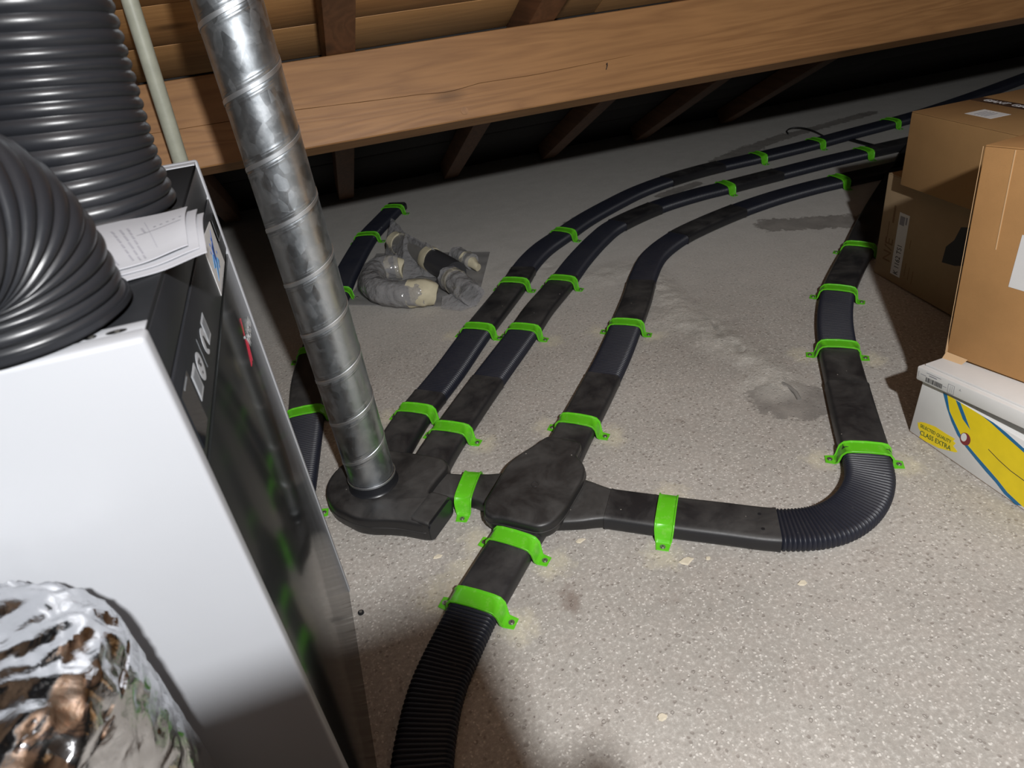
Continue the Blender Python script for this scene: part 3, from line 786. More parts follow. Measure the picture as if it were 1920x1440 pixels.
# round spigot
def ring_lathe(name, c, prof, m, parent, n=64):
    vs, fs = [], []
    for r, z in prof:
        for k in range(n):
            a = 2*math.pi*k/n; vs.append((c[0]+r*math.cos(a), c[1]+r*math.sin(a), z))
    for i in range(len(prof)-1):
        for k in range(n): fs.append((i*n+k, i*n+(k+1) % n, (i+1)*n+(k+1) % n, (i+1)*n+k))
    fs += [tuple(range((len(prof)-1)*n, len(prof)*n)), tuple(reversed(range(n)))]
    return mk(name, vs, fs, m, parent)
ring_lathe('spigot', PIPE_B, [(0.086, 0.072), (0.080, 0.078), (0.0765, 0.084), (0.0765, 0.116), (0.0745, 0.118), (0.068, 0.118)], M['collar'], man)

crs = empty('duct_crossing', (0.43, 1.53, 0.0), 'black octagonal crossing fitting where two flat ducts pass over each other', 'fitting')
body = [(.372, 1.352), (.420, 1.352), (.470, 1.386), (.575, 1.490), (.603, 1.535), (.606, 1.575), (.600, 1.605), (.647, 1.662), (.551, 1.750), (.500, 1.722), (.440, 1.700), (.385, 1.672), (.256, 1.525), (.243, 1.478), (.252, 1.452), (.280, 1.436)]
slab('upper_body', dense(body, 0.024, 4), 0.03, 0.086, M['fitting'], crs, 0.013)
# lower crossing arms: one flat body widening under the upper one
ca = np.array([0.815, -0.579]); ca /= np.linalg.norm(ca)
ts = np.linspace(-0.245, 0.262, 40)
pl_ = np.array([[0.425+ca[0]*t, 1.528+ca[1]*t+0.0, 0.0] for t in ts])
um = [1.0+1.05*max(0.0, 1-(abs(t)/(0.16 if t < 0 else 0.225)))**0.6 for t in ts]
um = list(np.convolve(np.pad(um, 3, mode='edge'), np.ones(7)/7, mode='valid'))
sweep('lower_body', pl_, rrect(0.124, 0.052, 0.016, 4), M['fitting'], crs, None, True, 0.0, um)
ring_lathe('moulded_boss', (0.427, 1.529), [(0.0135, 0.0855), (0.0125, 0.0872), (0.0095, 0.0872), (0.0085, 0.0850), (0.0040, 0.0846), (0.0030, 0.0862), (0.0012, 0.0864)], M['fitting'], crs, 24)

# ------------------------------------------------------------------ spiral pipe
def spiral_pipe():
    root = empty('spiral_duct', tuple(PIPE_B), 'tall galvanised spiral-seam steel pipe standing in the black manifold', 'pipe')
    R0, pitch, nth = 0.0742, 0.153, 96
    z0, z1 = 0.110, 1.86
    ax = (PIPE_T-PIPE_B)/(PIPE_T[2]-PIPE_B[2])
    # seam phase: at angle pi (left side) the seam sits at z = 0.343 + k*pitch
    def cen(z): return PIPE_B+ax*(z-PIPE_B[2])
    zL = 0.343
    # visible front is angles pi..2pi; there the seam climbs from left (pi) to right (2pi)
    def rad(ph):
        d = abs(((ph+0.5) % 1)-0.5)*pitch
        r = R0
        if d < 0.0055: r += 0.0008
        elif d < 0.008: r -= 0.0001
        for off in (0.013, 0.0165):
            if abs(d-off) < 0.0016: r += 0.00035
        return r
    # slanted rings: constant phase lines run along the helix
    phs = sorted(set([round(x, 5) for x in np.concatenate([np.array([0.0, .030, .036, .0375, .05, .0525, .0755, .085, .0955, .1075, .118, .13]), 1-np.array([.030, .036, .0375, .05, .0525, .0755, .085, .0955, .1075, .118, .13]), np.linspace(.16, .84, 7)])]))
    turns = int((z1-z0)/pitch)+4
    vs, fs = [], []
    rows = []
    nmax = 0
    base = zL-pitch*4
    for kturn in range(turns):
        for ph in phs: rows.append(kturn+ph)
    for rv in rows:
        for j in range(nth):
            th = math.pi+2*math.pi*j/nth
            z = base+pitch*(rv+j/nth)
            z = min(max(z, z0), z1); ph = ((z-base)/pitch-j/nth) % 1.0
            r = rad(ph); c = cen(z)
            vs.append((c[0]+r*math.cos(th), c[1]+r*math.sin(th), z))
    npt = len(phs)
    for i in range(len(rows)-1):
        for j in range(nth-1):
            fs.append((i*nth+j, i*nth+j+1, (i+1)*nth+j+1, (i+1)*nth+j))
        if i+npt+1 < len(rows):   # close the wrap: last column joins the first column one turn up
            fs.append((i*nth+nth-1, (i+npt)*nth, (i+npt+1)*nth, (i+1)*nth+nth-1))
    bm = bmesh.new(); V = [bm.verts.new(v) for v in vs]
    for f in fs:
        zs = [vs[k][2] for k in f]
        if max(zs)-min(zs) > 1e-6: bm.faces.new([V[k] for k in f])
    loose = [v for v in bm.verts if not v.link_faces]; bmesh.ops.delete(bm, geom=loose, context='VERTS')
    bmesh.ops.dissolve_degenerate(bm, dist=1e-5, edges=bm.edges)
    from_bm('pipe_body', bm, M['galv'], root)
    # bright lock seam as its own strip
    sv, sf = [], []
    k0 = int((z0-base)/pitch*nth)+1; k1 = int((z1-base)/pitch*nth)-2
    for j in range(k0, k1):
        th = math.pi+2*math.pi*j/nth; zc = base+pitch*j/nth; 
        for dz, dr in ((-0.0055, 0.0006), (-0.0046, 0.0016), (0.0046, 0.0016), (0.0055, 0.0006)):
            z = zc+dz; c = cen(z); sv.append((c[0]+(R0+dr)*math.cos(th), c[1]+(R0+dr)*math.sin(th), z))
    for i in range(k1-k0-1):
        for q in range(3): sf.append((i*4+q, (i+1)*4+q, (i+1)*4+q+1, i*4+q+1))
    mk('lock_seam', sv, sf, M['seam'], root)
    c = cen(0.09); ring_lathe('rolled_end', (c[0], c[1]), [(R0, 0.108), (R0+0.0035, 0.1085), (R0+0.0045, 0.112), (R0+0.003, 0.116), (R0, 0.117)], M['seam'], root)
spiral_pipe()

# ------------------------------------------------------------------ grey conduit by the beam
gp = empty('grey_pipe', (-0.40, 2.60, 0.0), 'pale grey plastic conduit rising behind the ventilation unit in front of the beam', 'pipe')
tube('pipe_body', [(-0.400, 2.60, 0.0), (-0.392, 2.60, 1.0), (-0.3705, 2.62, 1.48), (-0.355, 2.63, 2.2)], 0.0255, M['pvc'], gp, 24)
ring_lathe('socket', (-0.392, 2.60), [(0.0255, 0.30), (0.029, 0.302), (0.029, 0.36), (0.0255, 0.365)], M['pvc'], gp, 24)

# ------------------------------------------------------------------ ventilation unit
HX, HY0, HY1, HZ = -0.186, 0.654, 1.430, 1.224
HXB = -0.78
hru = empty('ventilation_unit', ((HX+HXB)/2, (HY0+HY1)/2, 0.0), 'tall ventilation unit with white side panels and glossy black front, at left', 'appliance')
def flange_panel(name, y0, y1, near):
    bm = bmesh.new()
    bm_box(bm, Matrix.Translation(((HX+HXB)/2, (y0+y1)/2, HZ/2+0.002)), (HX-HXB, y1-y0, HZ-0.004), 0.0055, 3)
    return from_bm(name, bm, M['white'], hru)
nearp = flange_panel('side_panel', HY0, HY0+0.027, True)
farp = flange_panel('side_panel', HY1-0.018, HY1, False)
# folded top lip of the near panel with two punched slots
lip = box('top_lip', HXB, HX-0.003, HY0+0.024, HY0+0.046, HZ-0.0035, HZ-0.0015, M['white'], nearp, 0.0006)
for cx_, rw in ((-0.216, 0.010), (-0.240, 0.006)):
    F = frame((cx_, HY0+0.032, HZ-0.0015), (1, 0, 0), (0, 1, 0), (0, 0, 1))
    pts = [(rw*math.cos(a), 0.0045*math.sin(a)) for a in np.linspace(0, 2*math.pi, 20, endpoint=False)]
    plate('slot', F, pts, M['gap'], nearp, 0.0004)
    plate('slot_screw', F, [(0.0028*math.cos(a)+0.001, 0.0028*math.sin(a)) for a in np.linspace(0, 2*math.pi, 12, endpoint=False)], M['screw'], nearp, 0.0008)
lip2 = box('top_lip', HXB, HX-0.003, HY1-0.040, HY1-0.016, HZ-0.0035, HZ-0.0015, M['white'], farp, 0.0006)
FX = HX-0.0035
yi0, yi1 = HY0+0.0275, HY1-0.0185
box('housing', HXB+0.004, FX-0.03, yi0, yi1, 0.03, HZ-0.010, M['panelblack'], hru, 0.001)
box('top_plate', HXB+0.004, FX-0.0005, yi0, 1.118, HZ-0.010, HZ-0.003, M['topblack'], hru, 0.0012)
box('rear_cover', HXB+0.004, FX-0.0005, 1.120, yi1, HZ-0.010, HZ-0.003, M['matteblack'], hru, 0.0012)
box('upper_fascia', FX-0.034, FX, yi0, yi1, 1.157, HZ-0.0102, M['panelblack'], hru, 0.0012)
cs = box('control_strip', FX-0.034, FX+0.001, yi0, yi1, 1.050, 1.152, M['panelblack'], hru, 0.0015)
dorr = box('front_door', FX-0.034, FX+0.0005, yi0, yi1, 0.012, 1.040, M['gloss'], hru, 0.0018)
box('door_gap', FX-0.034, FX-0.008, yi0, yi1, 1.038, 1.160, M['gap'], hru, 0.0)
box('plinth', HXB+0.02, FX-0.02, yi0, yi1, 0.0, 0.030, M['gap'], hru, 0.001)
cyl('levelling_foot', (-0.168, 1.330, 0.0), (0, 0, 1), 0.0085, 0.006, M['collar'], hru, 18, 0.001)
cyl('foot_bolt', (-0.168, 1.330, 0.006), (0, 0, 1), 0.0045, 0.002, M['screw'], hru, 6)
FF = frame((FX+0.001, 0, 0), (0, 1, 0), (0, 0, 1), (1, 0, 0))          # a = y, b = z on the front
# white sticker with the blue mark
st = plate('sticker', FF, [(1.157, 1.0535), (1.322, 1.0535), (1.322, 1.134), (1.178, 1.147), (1.157, 1.147)], M['label'], hru, 0.0006)
cyy, czz = 1.238, 1.099
plates('blue_mark', FF, [[(cyy+.050, czz+.030), (cyy+.008, czz+.012), (cyy+.002, czz-.004), (cyy+.012, czz+.002)],
                         [(cyy+.014, czz+.016), (cyy-.006, czz+.014), (cyy-.020, czz-.014), (cyy+.004, czz-.016)]], M['blue1'], st, 0.0004, 0.0006, split=True)
plates('light_blue_mark', FF, [[(cyy+.016, czz-.010), (cyy-.012, czz-.006), (cyy-.052, czz-.030), (cyy-.028, czz-.026)],
                               [(cyy-.012, czz+.004), (cyy-.022, czz+.008), (cyy-.050, czz-.008), (cyy-.030, czz-.012)],
                               [(cyy+.018, czz-.012), (cyy+.026, czz-.020), (cyy-.010, czz-.026)]], M['blue2'], st, 0.0004, 0.0007, split=True)
plates('sticker_dots', FF, [[(a+.003*math.cos(t), b+.003*math.sin(t)) for t in np.linspace(0, 2*math.pi, 8, endpoint=False)] for a, b in
                            ((cyy+.030, czz-.006), (cyy+.006, czz-.024), (cyy-.012, czz+.022), (cyy-.030, czz+.014), (cyy+.020, czz+.022))], M['blue1'], st, 0.0004, 0.0008, split=True)
plates('sticker_caption', FF, [rect(1.165, 1.235, 1.0565, 1.0585), rect(1.240, 1.30, 1.0565, 1.0580)], M['ink'], st, 0.0004, 0.0006, split=True)
# four silver pictograms of the control strip
def disc(cy_, cz_, ra, rb, n=24): return [(cy_+ra*math.cos(t), cz_+rb*math.sin(t)) for t in np.linspace(0, 2*math.pi, n, endpoint=False)]
plates('pictogram', FF, [rect(.922, .957, 1.078, 1.113), rect(.764, .799, 1.081, 1.116)], M['iconlight'], cs, 0.0004, 0.0004, split=True)
plates('pictogram_field', FF, [rect(.926, .953, 1.082, 1.109), rect(.768, .795, 1.085, 1.112)], M['iconmid'], cs, 0.0003, 0.0008, split=True)
plates('pictogram_disc', FF, [disc(.899, 1.0955, .0185, .0185), disc(.823, 1.0975, .0185, .0185)], M['iconlight'], cs, 0.0004, 0.0012, split=True)
plates('pictogram_glyph', FF, [[(.893, 1.087), (.906, 1.079), (.912, 1.083), (.902, 1.103), (.896, 1.104)], rect(.816, .830, 1.103, 1.107), rect(.817, .822, 1.089, 1.092), [(.820, 1.098), (.828, 1.096), (.829, 1.100), (.821, 1.102)]], M['panelblack'], cs, 0.0003, 0.0016, split=True)
plates('divider_line', FF, [rect(.8595, .8610, 1.076, 1.118)], M['iconmid'], cs, 0.0003, 0.0004)
plate('display', FF, rect(.690, .752, 1.062, 1.132), M['screen'], cs, 0.0012)
plates('display_glint', FF, [rect(.712, .742, 1.127, 1.1295)], M['iconmid'], cs, 0.0003, 0.0012)
dp = plate('lid_clip', FF, rect(1.338, 1.392, 1.088, 1.130), M['screen'], cs, 0.0016)
plates('clip_edge', FF, [rect(1.338, 1.3405, 1.088, 1.130), rect(1.338, 1.392, 1.088, 1.0895)], M['iconmid'], cs, 0.0018, split=True)
# door logo: red bird strokes and thin silver capitals
Fd = frame((FX+0.0007, 0, 0), (0, 1, 0), (0, 0, 1), (1, 0, 0))
by, bz = 1.236, 0.915
plates('logo_bird', Fd, [[(by+.036, bz+.042), (by+.0352, bz+.042), (by+.0105, bz+.0162), (by+.0115, bz+.0154)],
                         [(by+.009, bz+.0125), (by+.006, bz+.0110), (by-.038, bz-.026), (by-.0365, bz-.026), (by+.009, bz+.0108)],
                         [(by+.015, bz+.0045), (by+.012, bz+.0015), (by-.024, bz-.029), (by-.0222, bz-.029), (by+.0155, bz+.0025)],
                         [(by+.022, bz-.0025), (by+.0195, bz-.0055), (by-.006, bz-.031), (by-.0042, bz-.031), (by+.0225, bz-.0045)]], M['red'], dorr, 0.0004, split=True)
plates('logo_eye', Fd, [disc(by+.006, bz+.0145, .003, .003, 10)], M['silver'], dorr, 0.0008)
text('logo_letters', 'VASCO', frame((FX+0.0007, 1.318, 0.905), (0, 1, 0), (0, 0, 1), (1, 0, 0)), 0.034, M['silver'], dorr, 1.05)

# ------------------------------------------------------------------ corrugated hoses
def hose(name, pts, r, pitch, label, fl=0.0):
    P, par = spline(pts, 0.003); L = np.concatenate([[0], np.cumsum(np.linalg.norm(np.diff(P, axis=0), axis=1))])
    k = 10; n = int(L[-1]/(pitch/k)); s = np.linspace(0, L[-1], n)
    Q = np.stack([np.interp(s, L, P[:, j]) for j in range(3)], 1); Q = smooth_path(Q, 40)
    root = empty(name, tuple(pts[0]), label, 'hose')
    amp = pitch*0.29
    rad = []
    for i in range(n):
        ph = (s[i]/pitch) % 1
        rad.append(r-amp+amp*2*(math.sin(math.pi*ph)**0.55 if 0 < ph < 1 else 0)*0.62 + fl*max(0, 1-s[i]/0.06))
    tube('hose_wall', Q, r, M['hose'], root, 72, True, rad)
    ring = []
    q = Vector(pts[1])-Vector(pts[0])
    cyl('hose_cuff', Vector(pts[0])-Vector((0, 0, 0.0)), (0, 0, 1), r+0.004, 0.010, M['collar'], root, 64, 0.002)
    return root
hose('corrugated_hose', [(-0.312, 1.135, 1.2285), (-0.311, 1.135, 1.27), (-0.309, 1.138, 1.33), (-0.303, 1.15, 1.42), (-0.297, 1.16, 1.52), (-0.30, 1.19, 1.66), (-0.33, 1.25, 1.82)], 0.112, 0.0172,
     'thick black corrugated hose rising straight from the rear of the unit top', 0.004)
hose('corrugated_hose', [(-0.312, 0.750, 1.2285), (-0.312, 0.750, 1.250), (-0.312, 0.748, 1.285), (-0.315, 0.738, 1.318), (-0.325, 0.712, 1.348), (-0.345, 0.668, 1.366), (-0.372, 0.612, 1.374), (-0.41, 0.54, 1.38), (-0.46, 0.44, 1.385), (-0.53, 0.31, 1.39)], 0.1, 0.0155,
     'black corrugated hose bending sharply left at the front of the unit top')

# ------------------------------------------------------------------ papers on the unit
def papers():
    root = empty('paper_manual', (-0.25, 0.9, HZ), 'folded white printed sheets lying on the unit top between the hoses', 'paper')
    # outline corners seen in plan; the sheet droops a little at its near edge
    A, B, C_, D_ = np.array([-0.330, 1.030]), np.array([-0.156, 1.022]), np.array([-0.146, 0.868]), np.array([-0.236, 0.826])
    def sheet(name, zb, sh, t, nu=24, nv=14, curl=0.005):
        top, bot = [], []
        for j in range(nv+1):
            for i in range(nu+1):
                u, v = i/nu, j/nv
                p = (A*(1-u)+B*u)*(1-v)+(D_*(1-u)+C_*u)*v
                p = p+np.array(sh)
                z = zb+0.007*math.sin(math.pi*min(1, v*1.05))*(0.6+0.4*u)-0.003*max(0, v-0.6)/0.4 + 0.0015*math.sin(u*6+v*2) + curl*u*u*(1-v)
                top.append((p[0], p[1], z)); bot.append((p[0], p[1], z-t))
        vs = top+bot; n = len(top); fs = []
        for j in range(nv):
            for i in range(nu):
                a = j*(nu+1)+i; q = (a, a+1, a+nu+2, a+nu+1); fs.append(q); fs.append(tuple(n+x for x in reversed(q)))
        edge = [i for i in range(nu+1)] + [j*(nu+1)+nu for j in range(1, nv+1)] + [nv*(nu+1)+i for i in range(nu-1, -1, -1)] + [j*(nu+1) for j in range(nv-1, 0, -1)]
        for a, b in zip(edge, edge[1:]+edge[:1]): fs.append((a, n+a, n+b, b))
        return mk(name, vs, fs, M['paper'], root), top
    zb = HZ+0.007
    sheet('lower_sheet', zb-0.003, (0.008, -0.006), 0.0012)
    sheet('middle_sheet', zb+0.001, (0.0, 0.004), 0.0012)
    o, top = sheet('top_sheet', zb+0.006, (-0.012, 0.008), 0.0012)
    nu, nv = 24, 14
    def P(u, v):
        x, y = u*nu, v*nv; i, j = min(int(x), nu-1), min(int(y), nv-1); f, g_ = x-i, y-j
        a, b, c, d = (np.array(top[j*(nu+1)+i]), np.array(top[j*(nu+1)+i+1]), np.array(top[(j+1)*(nu+1)+i]), np.array(top[(j+1)*(nu+1)+i+1]))
        return (a*(1-f)+b*f)*(1-g_)+(c*(1-f)+d*f)*g_ + np.array([0, 0, 0.0006])
    def strokes(name, segs, w):
        vs, fs = [], []
        for (u0, v0, u1, v1) in segs:
            n = 8; d = np.array([u1-u0, v1-v0]); px = np.array([-d[1], d[0]])/max(1e-6, np.linalg.norm(d))*w
            b = len(vs)
            for k in range(n+1):
                t = k/n; u, v = u0+d[0]*t, v0+d[1]*t
                vs += [P(u-px[0], v-px[1]), P(u+px[0], v+px[1])]
            for k in range(n): fs.append((b+2*k, b+2*k+1, b+2*k+3, b+2*k+2))
        return mk(name, vs, fs, M['ink'], o)
    rr_ = random.Random(4); segs = []
    for u in (0.36, 0.43, 0.49):
        v = 0.34
        while v < 0.93:
            L = rr_.uniform(0.06, 0.14); segs.append((u, v, u+0.005, min(0.96, v+L))); v += L+0.025
    for u, v0, v1 in ((0.10, 0.40, 0.93), (0.19, 0.72, 0.95), (0.60, 0.42, 0.54)): segs.append((u, v0, u+0.01, v1))
    for k in range(5): segs.append((0.70+k*0.06, 0.47-k*0.012, 0.725+k*0.06, 0.468-k*0.012))
    strokes('printed_lines', segs, 0.010)
    strokes('ruled_lines', [(0.645, 0.26, 0.66, 0.86), (0.53, 0.565, 0.96, 0.52)], 0.0035)
papers()

# ------------------------------------------------------------------ foil duct in the foreground
def foil():
    c = np.array([-0.428, 0.486]); R = 0.153; ztop = 1.022
    root = empty('foil_duct', (c[0], c[1], 0.0), 'crinkled silver foil duct standing in the near left corner', 'duct')
    n, rows = 140, []
    for z in np.linspace(0.0, ztop-0.05, 110): rows.append((R, z))
    for a in np.linspace(0, math.pi/2, 26): rows.append((R-0.05+0.05*math.cos(a), ztop-0.05+0.05*math.sin(a)))
    for q in np.linspace(1, 0.02, 22)[1:]: rows.append(((R-0.05)*q, ztop))
    vs, fs = [], []
    for r, z in rows:
        for k in range(n):
            a = 2*math.pi*k/n; p = Vector((r*math.cos(a), r*math.sin(a), z))
            top = min(1.0, max(0.0, (z-0.78)/0.2)); amp = 0.0026+0.0085*top*min(1.0, max(0.25, 0.8-0.9*math.cos(a-0.2)))
            q = Vector((p.x*30+3, p.y*30, p.z*(12+17*top)))
            d = 1-abs(noise.noise(q))*2.4; d2 = 1-abs(noise.noise(q*2.3+Vector((5, 2, 1))))*2.2
            e = amp*(d*0.8+d2*0.45-0.6)
            rr_ = r+e*min(1, r/0.03) if r > 0.02 else r
            vs.append((c[0]+rr_*math.cos(a), c[1]+rr_*math.sin(a), max(0, z+(e*0.9 if z > ztop-0.06 else 0))))
    for i in range(len(rows)-1):
        for k in range(n): fs.append((i*n+k, i*n+(k+1) % n, (i+1)*n+(k+1) % n, (i+1)*n+k))
    fs += [tuple(reversed(range(n))), tuple(range((len(rows)-1)*n, len(rows)*n))]
    o = mk('foil_skin', vs, fs, M['foil'], root)
    # a wire hoop pressing through the foil
    tube('wire_hoop', [(c[0]+(R+0.002)*math.cos(a), c[1]+(R+0.002)*math.sin(a), 0.62) for a in np.linspace(0, 2*math.pi, 49)], 0.002, M['foil'], root, 8)
foil()

# ------------------------------------------------------------------ cardboard boxes at right
def ortho(o, ex, up):
    ex = Vector(ex).normalized(); ez = Vector(up).normalized(); ey = ez.cross(ex).normalized(); ex = ey.cross(ez).normalized()
    return frame(o, ex, ey, ez)
# frame convention for boxes: origin at the bottom corner nearest the left rear; a = +x into the box depth, b = toward +y, c = up
def carton(name, F, dx, dy, h, m, label, flap=True, group=None):
    o3 = F.to_translation()
    root = empty(name, tuple(o3), label, 'box', group)
    obox('carton_body', F, 0, dx, -dy, 0, 0, h, m, root, 0.004)
    if flap:   # top flaps meeting in a seam, cut edges visible
        obox('top_flap', F, 0.001, dx/2-0.001, -dy+0.001, -0.001, h, h+0.0035, m, root, 0.0012)
        obox('top_flap', F, dx/2+0.001, dx-0.001, -dy+0.001, -0.001, h, h+0.0035, m, root, 0.0012)
    return root
def face_frame(F, h0=0):   # the left-hand face of a box: a runs toward the viewer (-b), b up, c outward (-x)
    return F @ frame((0, 0, h0), (0, -1, 0), (0, 0, 1), (-1, 0, 0))
# rear pair
FD = ortho((2.455, 2.340, 0.0), (1, -0.135, 0), (-0.03, 0.03, 1))
boxD = carton('cardboard_box', FD, 0.50, 0.72, 0.472, M['cardback'], 'dull brown cardboard box on the floor in shadow, with a white strip label')
fD = face_frame(FD)
lb = plate('strip_label', fD, [(.112, .040), (.176, .040), (.176, .330), (.112, .330)], M['label'], boxD, 0.0005, 0.0002)
Ft = fD @ frame((.147, .118, 0.0008), (0, 1, 0), (-1, 0, 0), (0, 0, 1))
text('label_code', 'K 1162 TS1', Ft, 0.042, M['inkdark'], lb, 0.72)
plates('label_print', fD, [rect(.120, .150, .276, .316), rect(.156, .166, .285, .318)], M['ink'], lb, 0.0003, 0.0008)
Fn = fD @ frame((.075, .14, 0.0003), (0, 1, 0), (-1, 0, 0), (0, 0, 1))
text('faint_letters', 'N/E', Fn, 0.075, M['cardin'], boxD, 1.0)
plates('faint_lines', fD, [rect(.052+.0, .056, .15, .27), rect(.20, .203, .06, .12), rect(.225, .228, .05, .11), rect(.25, .253, .04, .10), rect(.205, .208, .19, .23), rect(.072, .084, .27, .35)], M['cardin'], boxD, 0.0003, 0.0002, split=True)
plates('printed_picture', fD, [[(.40, .20), (.47, .21), (.55, .24), (.60, .30), (.60, .40), (.53, .39), (.46, .37), (.44, .31), (.405, .27)]], M['inkdark'], boxD, 0.0003, 0.0002)
topD = FD @ Vector((0, 0, 0.472))
FC = ortho((2.350, 2.196, 0.4805), (1, -0.12, 0), (-0.03, 0.03, 1))
boxC = carton('cardboard_box', FC, 0.56, 0.70, 0.290, M['cardbrown'], 'brown cardboard box sealed with printed black tape, stacked on the rear box')
FCt = FC @ frame((0, 0, 0.2937), (1, 0, 0), (0, 1, 0), (0, 0, 1))
tp = plate('printed_tape', FCt, rect(0.252, 0.308, -0.70, -0.004), M['tape'], boxC, 0.0005)
for k in range(5):
    Fk = FCt @ frame((0.280, -0.10-k*0.135, 0.0006), (0, -1, 0), (1, 0, 0), (0, 0, 1))
    text('tape_letters', 'GIANT', Fk, 0.036, M['tapeprint'], tp, 1.05, 0.0001, 0.2)
lc = plate('address_label', FCt, [(.092, -.165), (.176, -.165), (.176, -.288), (.092, -.288)], M['label'], boxC, 0.0005)
plates('label_print', FCt, [rect(.105, .16, -.20-.016*k, -.194-.016*k) for k in range(4)], M['ink'], lc, 0.0003, 0.0005)
# near pair: fruit carton, tilted white flat carton, big box
XB = 1.685
FB = ortho((XB, 1.331, 0.0), (1, 0.0, 0), (0, 0, 1))
fruit = empty('fruit_carton', (XB, 1.331, 0), 'white and yellow printed banana carton at the bottom of the near stack', 'box')
obox('carton_body', FB, 0, 0.48, -0.60, 0, 0, 0.205, M['cardwhite'], fruit, 0.004)
obox('bottom_edge', FB, 0.001, 0.479, -0.599, -0.001, 0.0, 0.004, M['cardin'], fruit, 0.0)
FXb = frame((XB, 0, 0), (0, -1, 0), (0, 0, 1), (-1, 0, 0))              # a = -y, b = z
def fy(pts): return [(-y, z) for y, z in pts]
ob = [(1.253, .2045), (1.251, .201), (1.227, .163), (1.199, .127), (1.169, .097), (1.133, .076), (1.094, .058), (1.052, .040), (1.016, .027), (.983, .010), (.943, .001)]
oi_ = [(1.238, .2045), (1.235, .198), (1.215, .157), (1.187, .130), (1.157, .102), (1.127, .085), (1.089, .069), (1.048, .053), (1.013, .039), (.976, .021), (.927, .010)]
rb = [(1.140, .2045), (1.116, .2045), (1.084, .199), (1.043, .188), (.977, .172), (.90, .155), (.80, .14)]
ro = [(1.122, .2045), (1.103, .2048), (1.080, .2045), (1.038, .198), (.982, .184), (.90, .168), (.80, .152)]
def strip_plates(name, A_, B_, m, lift, parent):
    return plates(name, FXb, [fy([A_[i], A_[i+1], B_[i+1], B_[i]]) for i in range(len(A_)-1)], m, parent, 0.0003, lift)
yl = oi_ + [(.80, .004)]
yr = [(1.230, .2045), (1.180, .2045), (1.150, .2045), (1.140, .2045), (1.128, .204), (1.116, .2042), (1.084, .199), (1.060, .192), (1.043, .188), (.977, .172), (.90, .155), (.80, .14)]
plates('yellow_fruit_print', FXb, [fy([yl[i], yl[i+1], yr[i+1], yr[i]]) for i in range(len(yl)-1)], M['yellow'], fruit, 0.0003, 0.0002)
strip_plates('blue_outline', ob, oi_, M['fruitblue'], 0.0004, fruit)
strip_plates('blue_outline', rb, ro, M['fruitblue'], 0.0004, fruit)
plates('blue_stroke', FXb, [fy([(1.207, .2045), (1.191, .2045), (1.163, .172), (1.1365, .140), (1.168, .158)])], M['fruitblue'], fruit, 0.0003, 0.0004)
ln = [(1.068, .116), (1.029, .103), (.989, .094), (.948, .091), (.88, .092)]
plates('black_stroke', FXb, [fy([ln[i], ln[i+1], (ln[i+1][0], ln[i+1][1]-.0022), (ln[i][0], ln[i][1]-.0022)]) for i in range(4)], M['inkdark'], fruit, 0.0003, 0.0005)
ov = [(1.142+.0175*math.cos(t), .100+.0215*math.sin(t)) for t in np.linspace(0, 2*math.pi, 28, endpoint=False)]
plate('oval_seal', FXb, fy(ov), M['ovalred'], fruit, 0.0003, 0.0006)
plate('oval_seal_white', FXb, fy([(1.1475+.0095*math.cos(t), .103+.0145*math.sin(t)) for t in np.linspace(0, 2*math.pi, 20, endpoint=False)]), M['cardwhite'], fruit, 0.0003, 0.001)
plate('yellow_splash', FXb, fy([(1.309, .052), (1.300, .054), (1.302, .058), (1.285, .066), (1.246, .0765), (1.205, .0765), (1.172, .079), (1.176, .068), (1.166, .066), (1.171, .052), (1.152, .042), (1.158, .036), (1.214, .012), (1.262, .004), (1.289, .003), (1.286, .024), (1.301, .034)]), M['yellow'], fruit, 0.0003, 0.0002)
text('slogan', 'SELECTED QUALITY', frame((XB-0.0006, 1.238, 0.0535), (0, -1, 0.11), (0, 0.11, 1), (-1, 0, 0)), 0.0165, M['green_ink'], fruit, 0.78)
text('slogan', 'CLASS EXTRA', frame((XB-0.0006, 1.233, 0.0300), (0, -1, 0.13), (0, 0.13, 1), (-1, 0, 0)), 0.0235, M['green_ink'], fruit, 0.80)
# white flat carton, crushed and tilted
FW = ortho((1.668, 1.343, 0.206), (1, 0.02, -0.02), (-0.012, 0.107, 1))
flat = empty('flat_carton', tuple(FW.to_translation()), 'flat white carton with barcode lying on the banana carton', 'box')
obox('carton_body', FW, 0, 0.46, -0.62, 0, 0, 0.048, M['cardwhite'], flat, 0.005)
obox('folded_lid', FW, 0.018, 0.45, -0.615, -0.012, 0.048, 0.0555, M['cardwhite'], flat, 0.002)
fW = face_frame(FW)
bars = []; a = 0.036; rb_ = random.Random(2)
while a < 0.093:
    w_ = rb_.choice([0.0011, 0.0018, 0.0026]); bars.append(rect(a, a+w_, .008, .0235)); a += w_+rb_.choice([0.0011, 0.0016, 0.0022])
plates('barcode', fW, bars, M['inkdark'], flat, 0.0003, 0.0002)
plates('carton_print', fW, [rect(.036, .088, .0375, .0393), rect(.046, .074, .0305, .0335), rect(.016, .036, .026, .0275), rect(.096, .109, .018, .0195), rect(.114, .1150, .005, .035), rect(.1345, .1355, .005, .035), rect(.114, .1355, .005, .0058), rect(.114, .1355, .0342, .035), rect(.122, .1226, .010, .030), rect(.128, .1286, .010, .030), rect(.150, .158, .028, .0288), rect(.153, .1545, .029, .034), rect(.008, .0095, .016, .034)], M['ink'], flat, 0.0003, 0.0002)
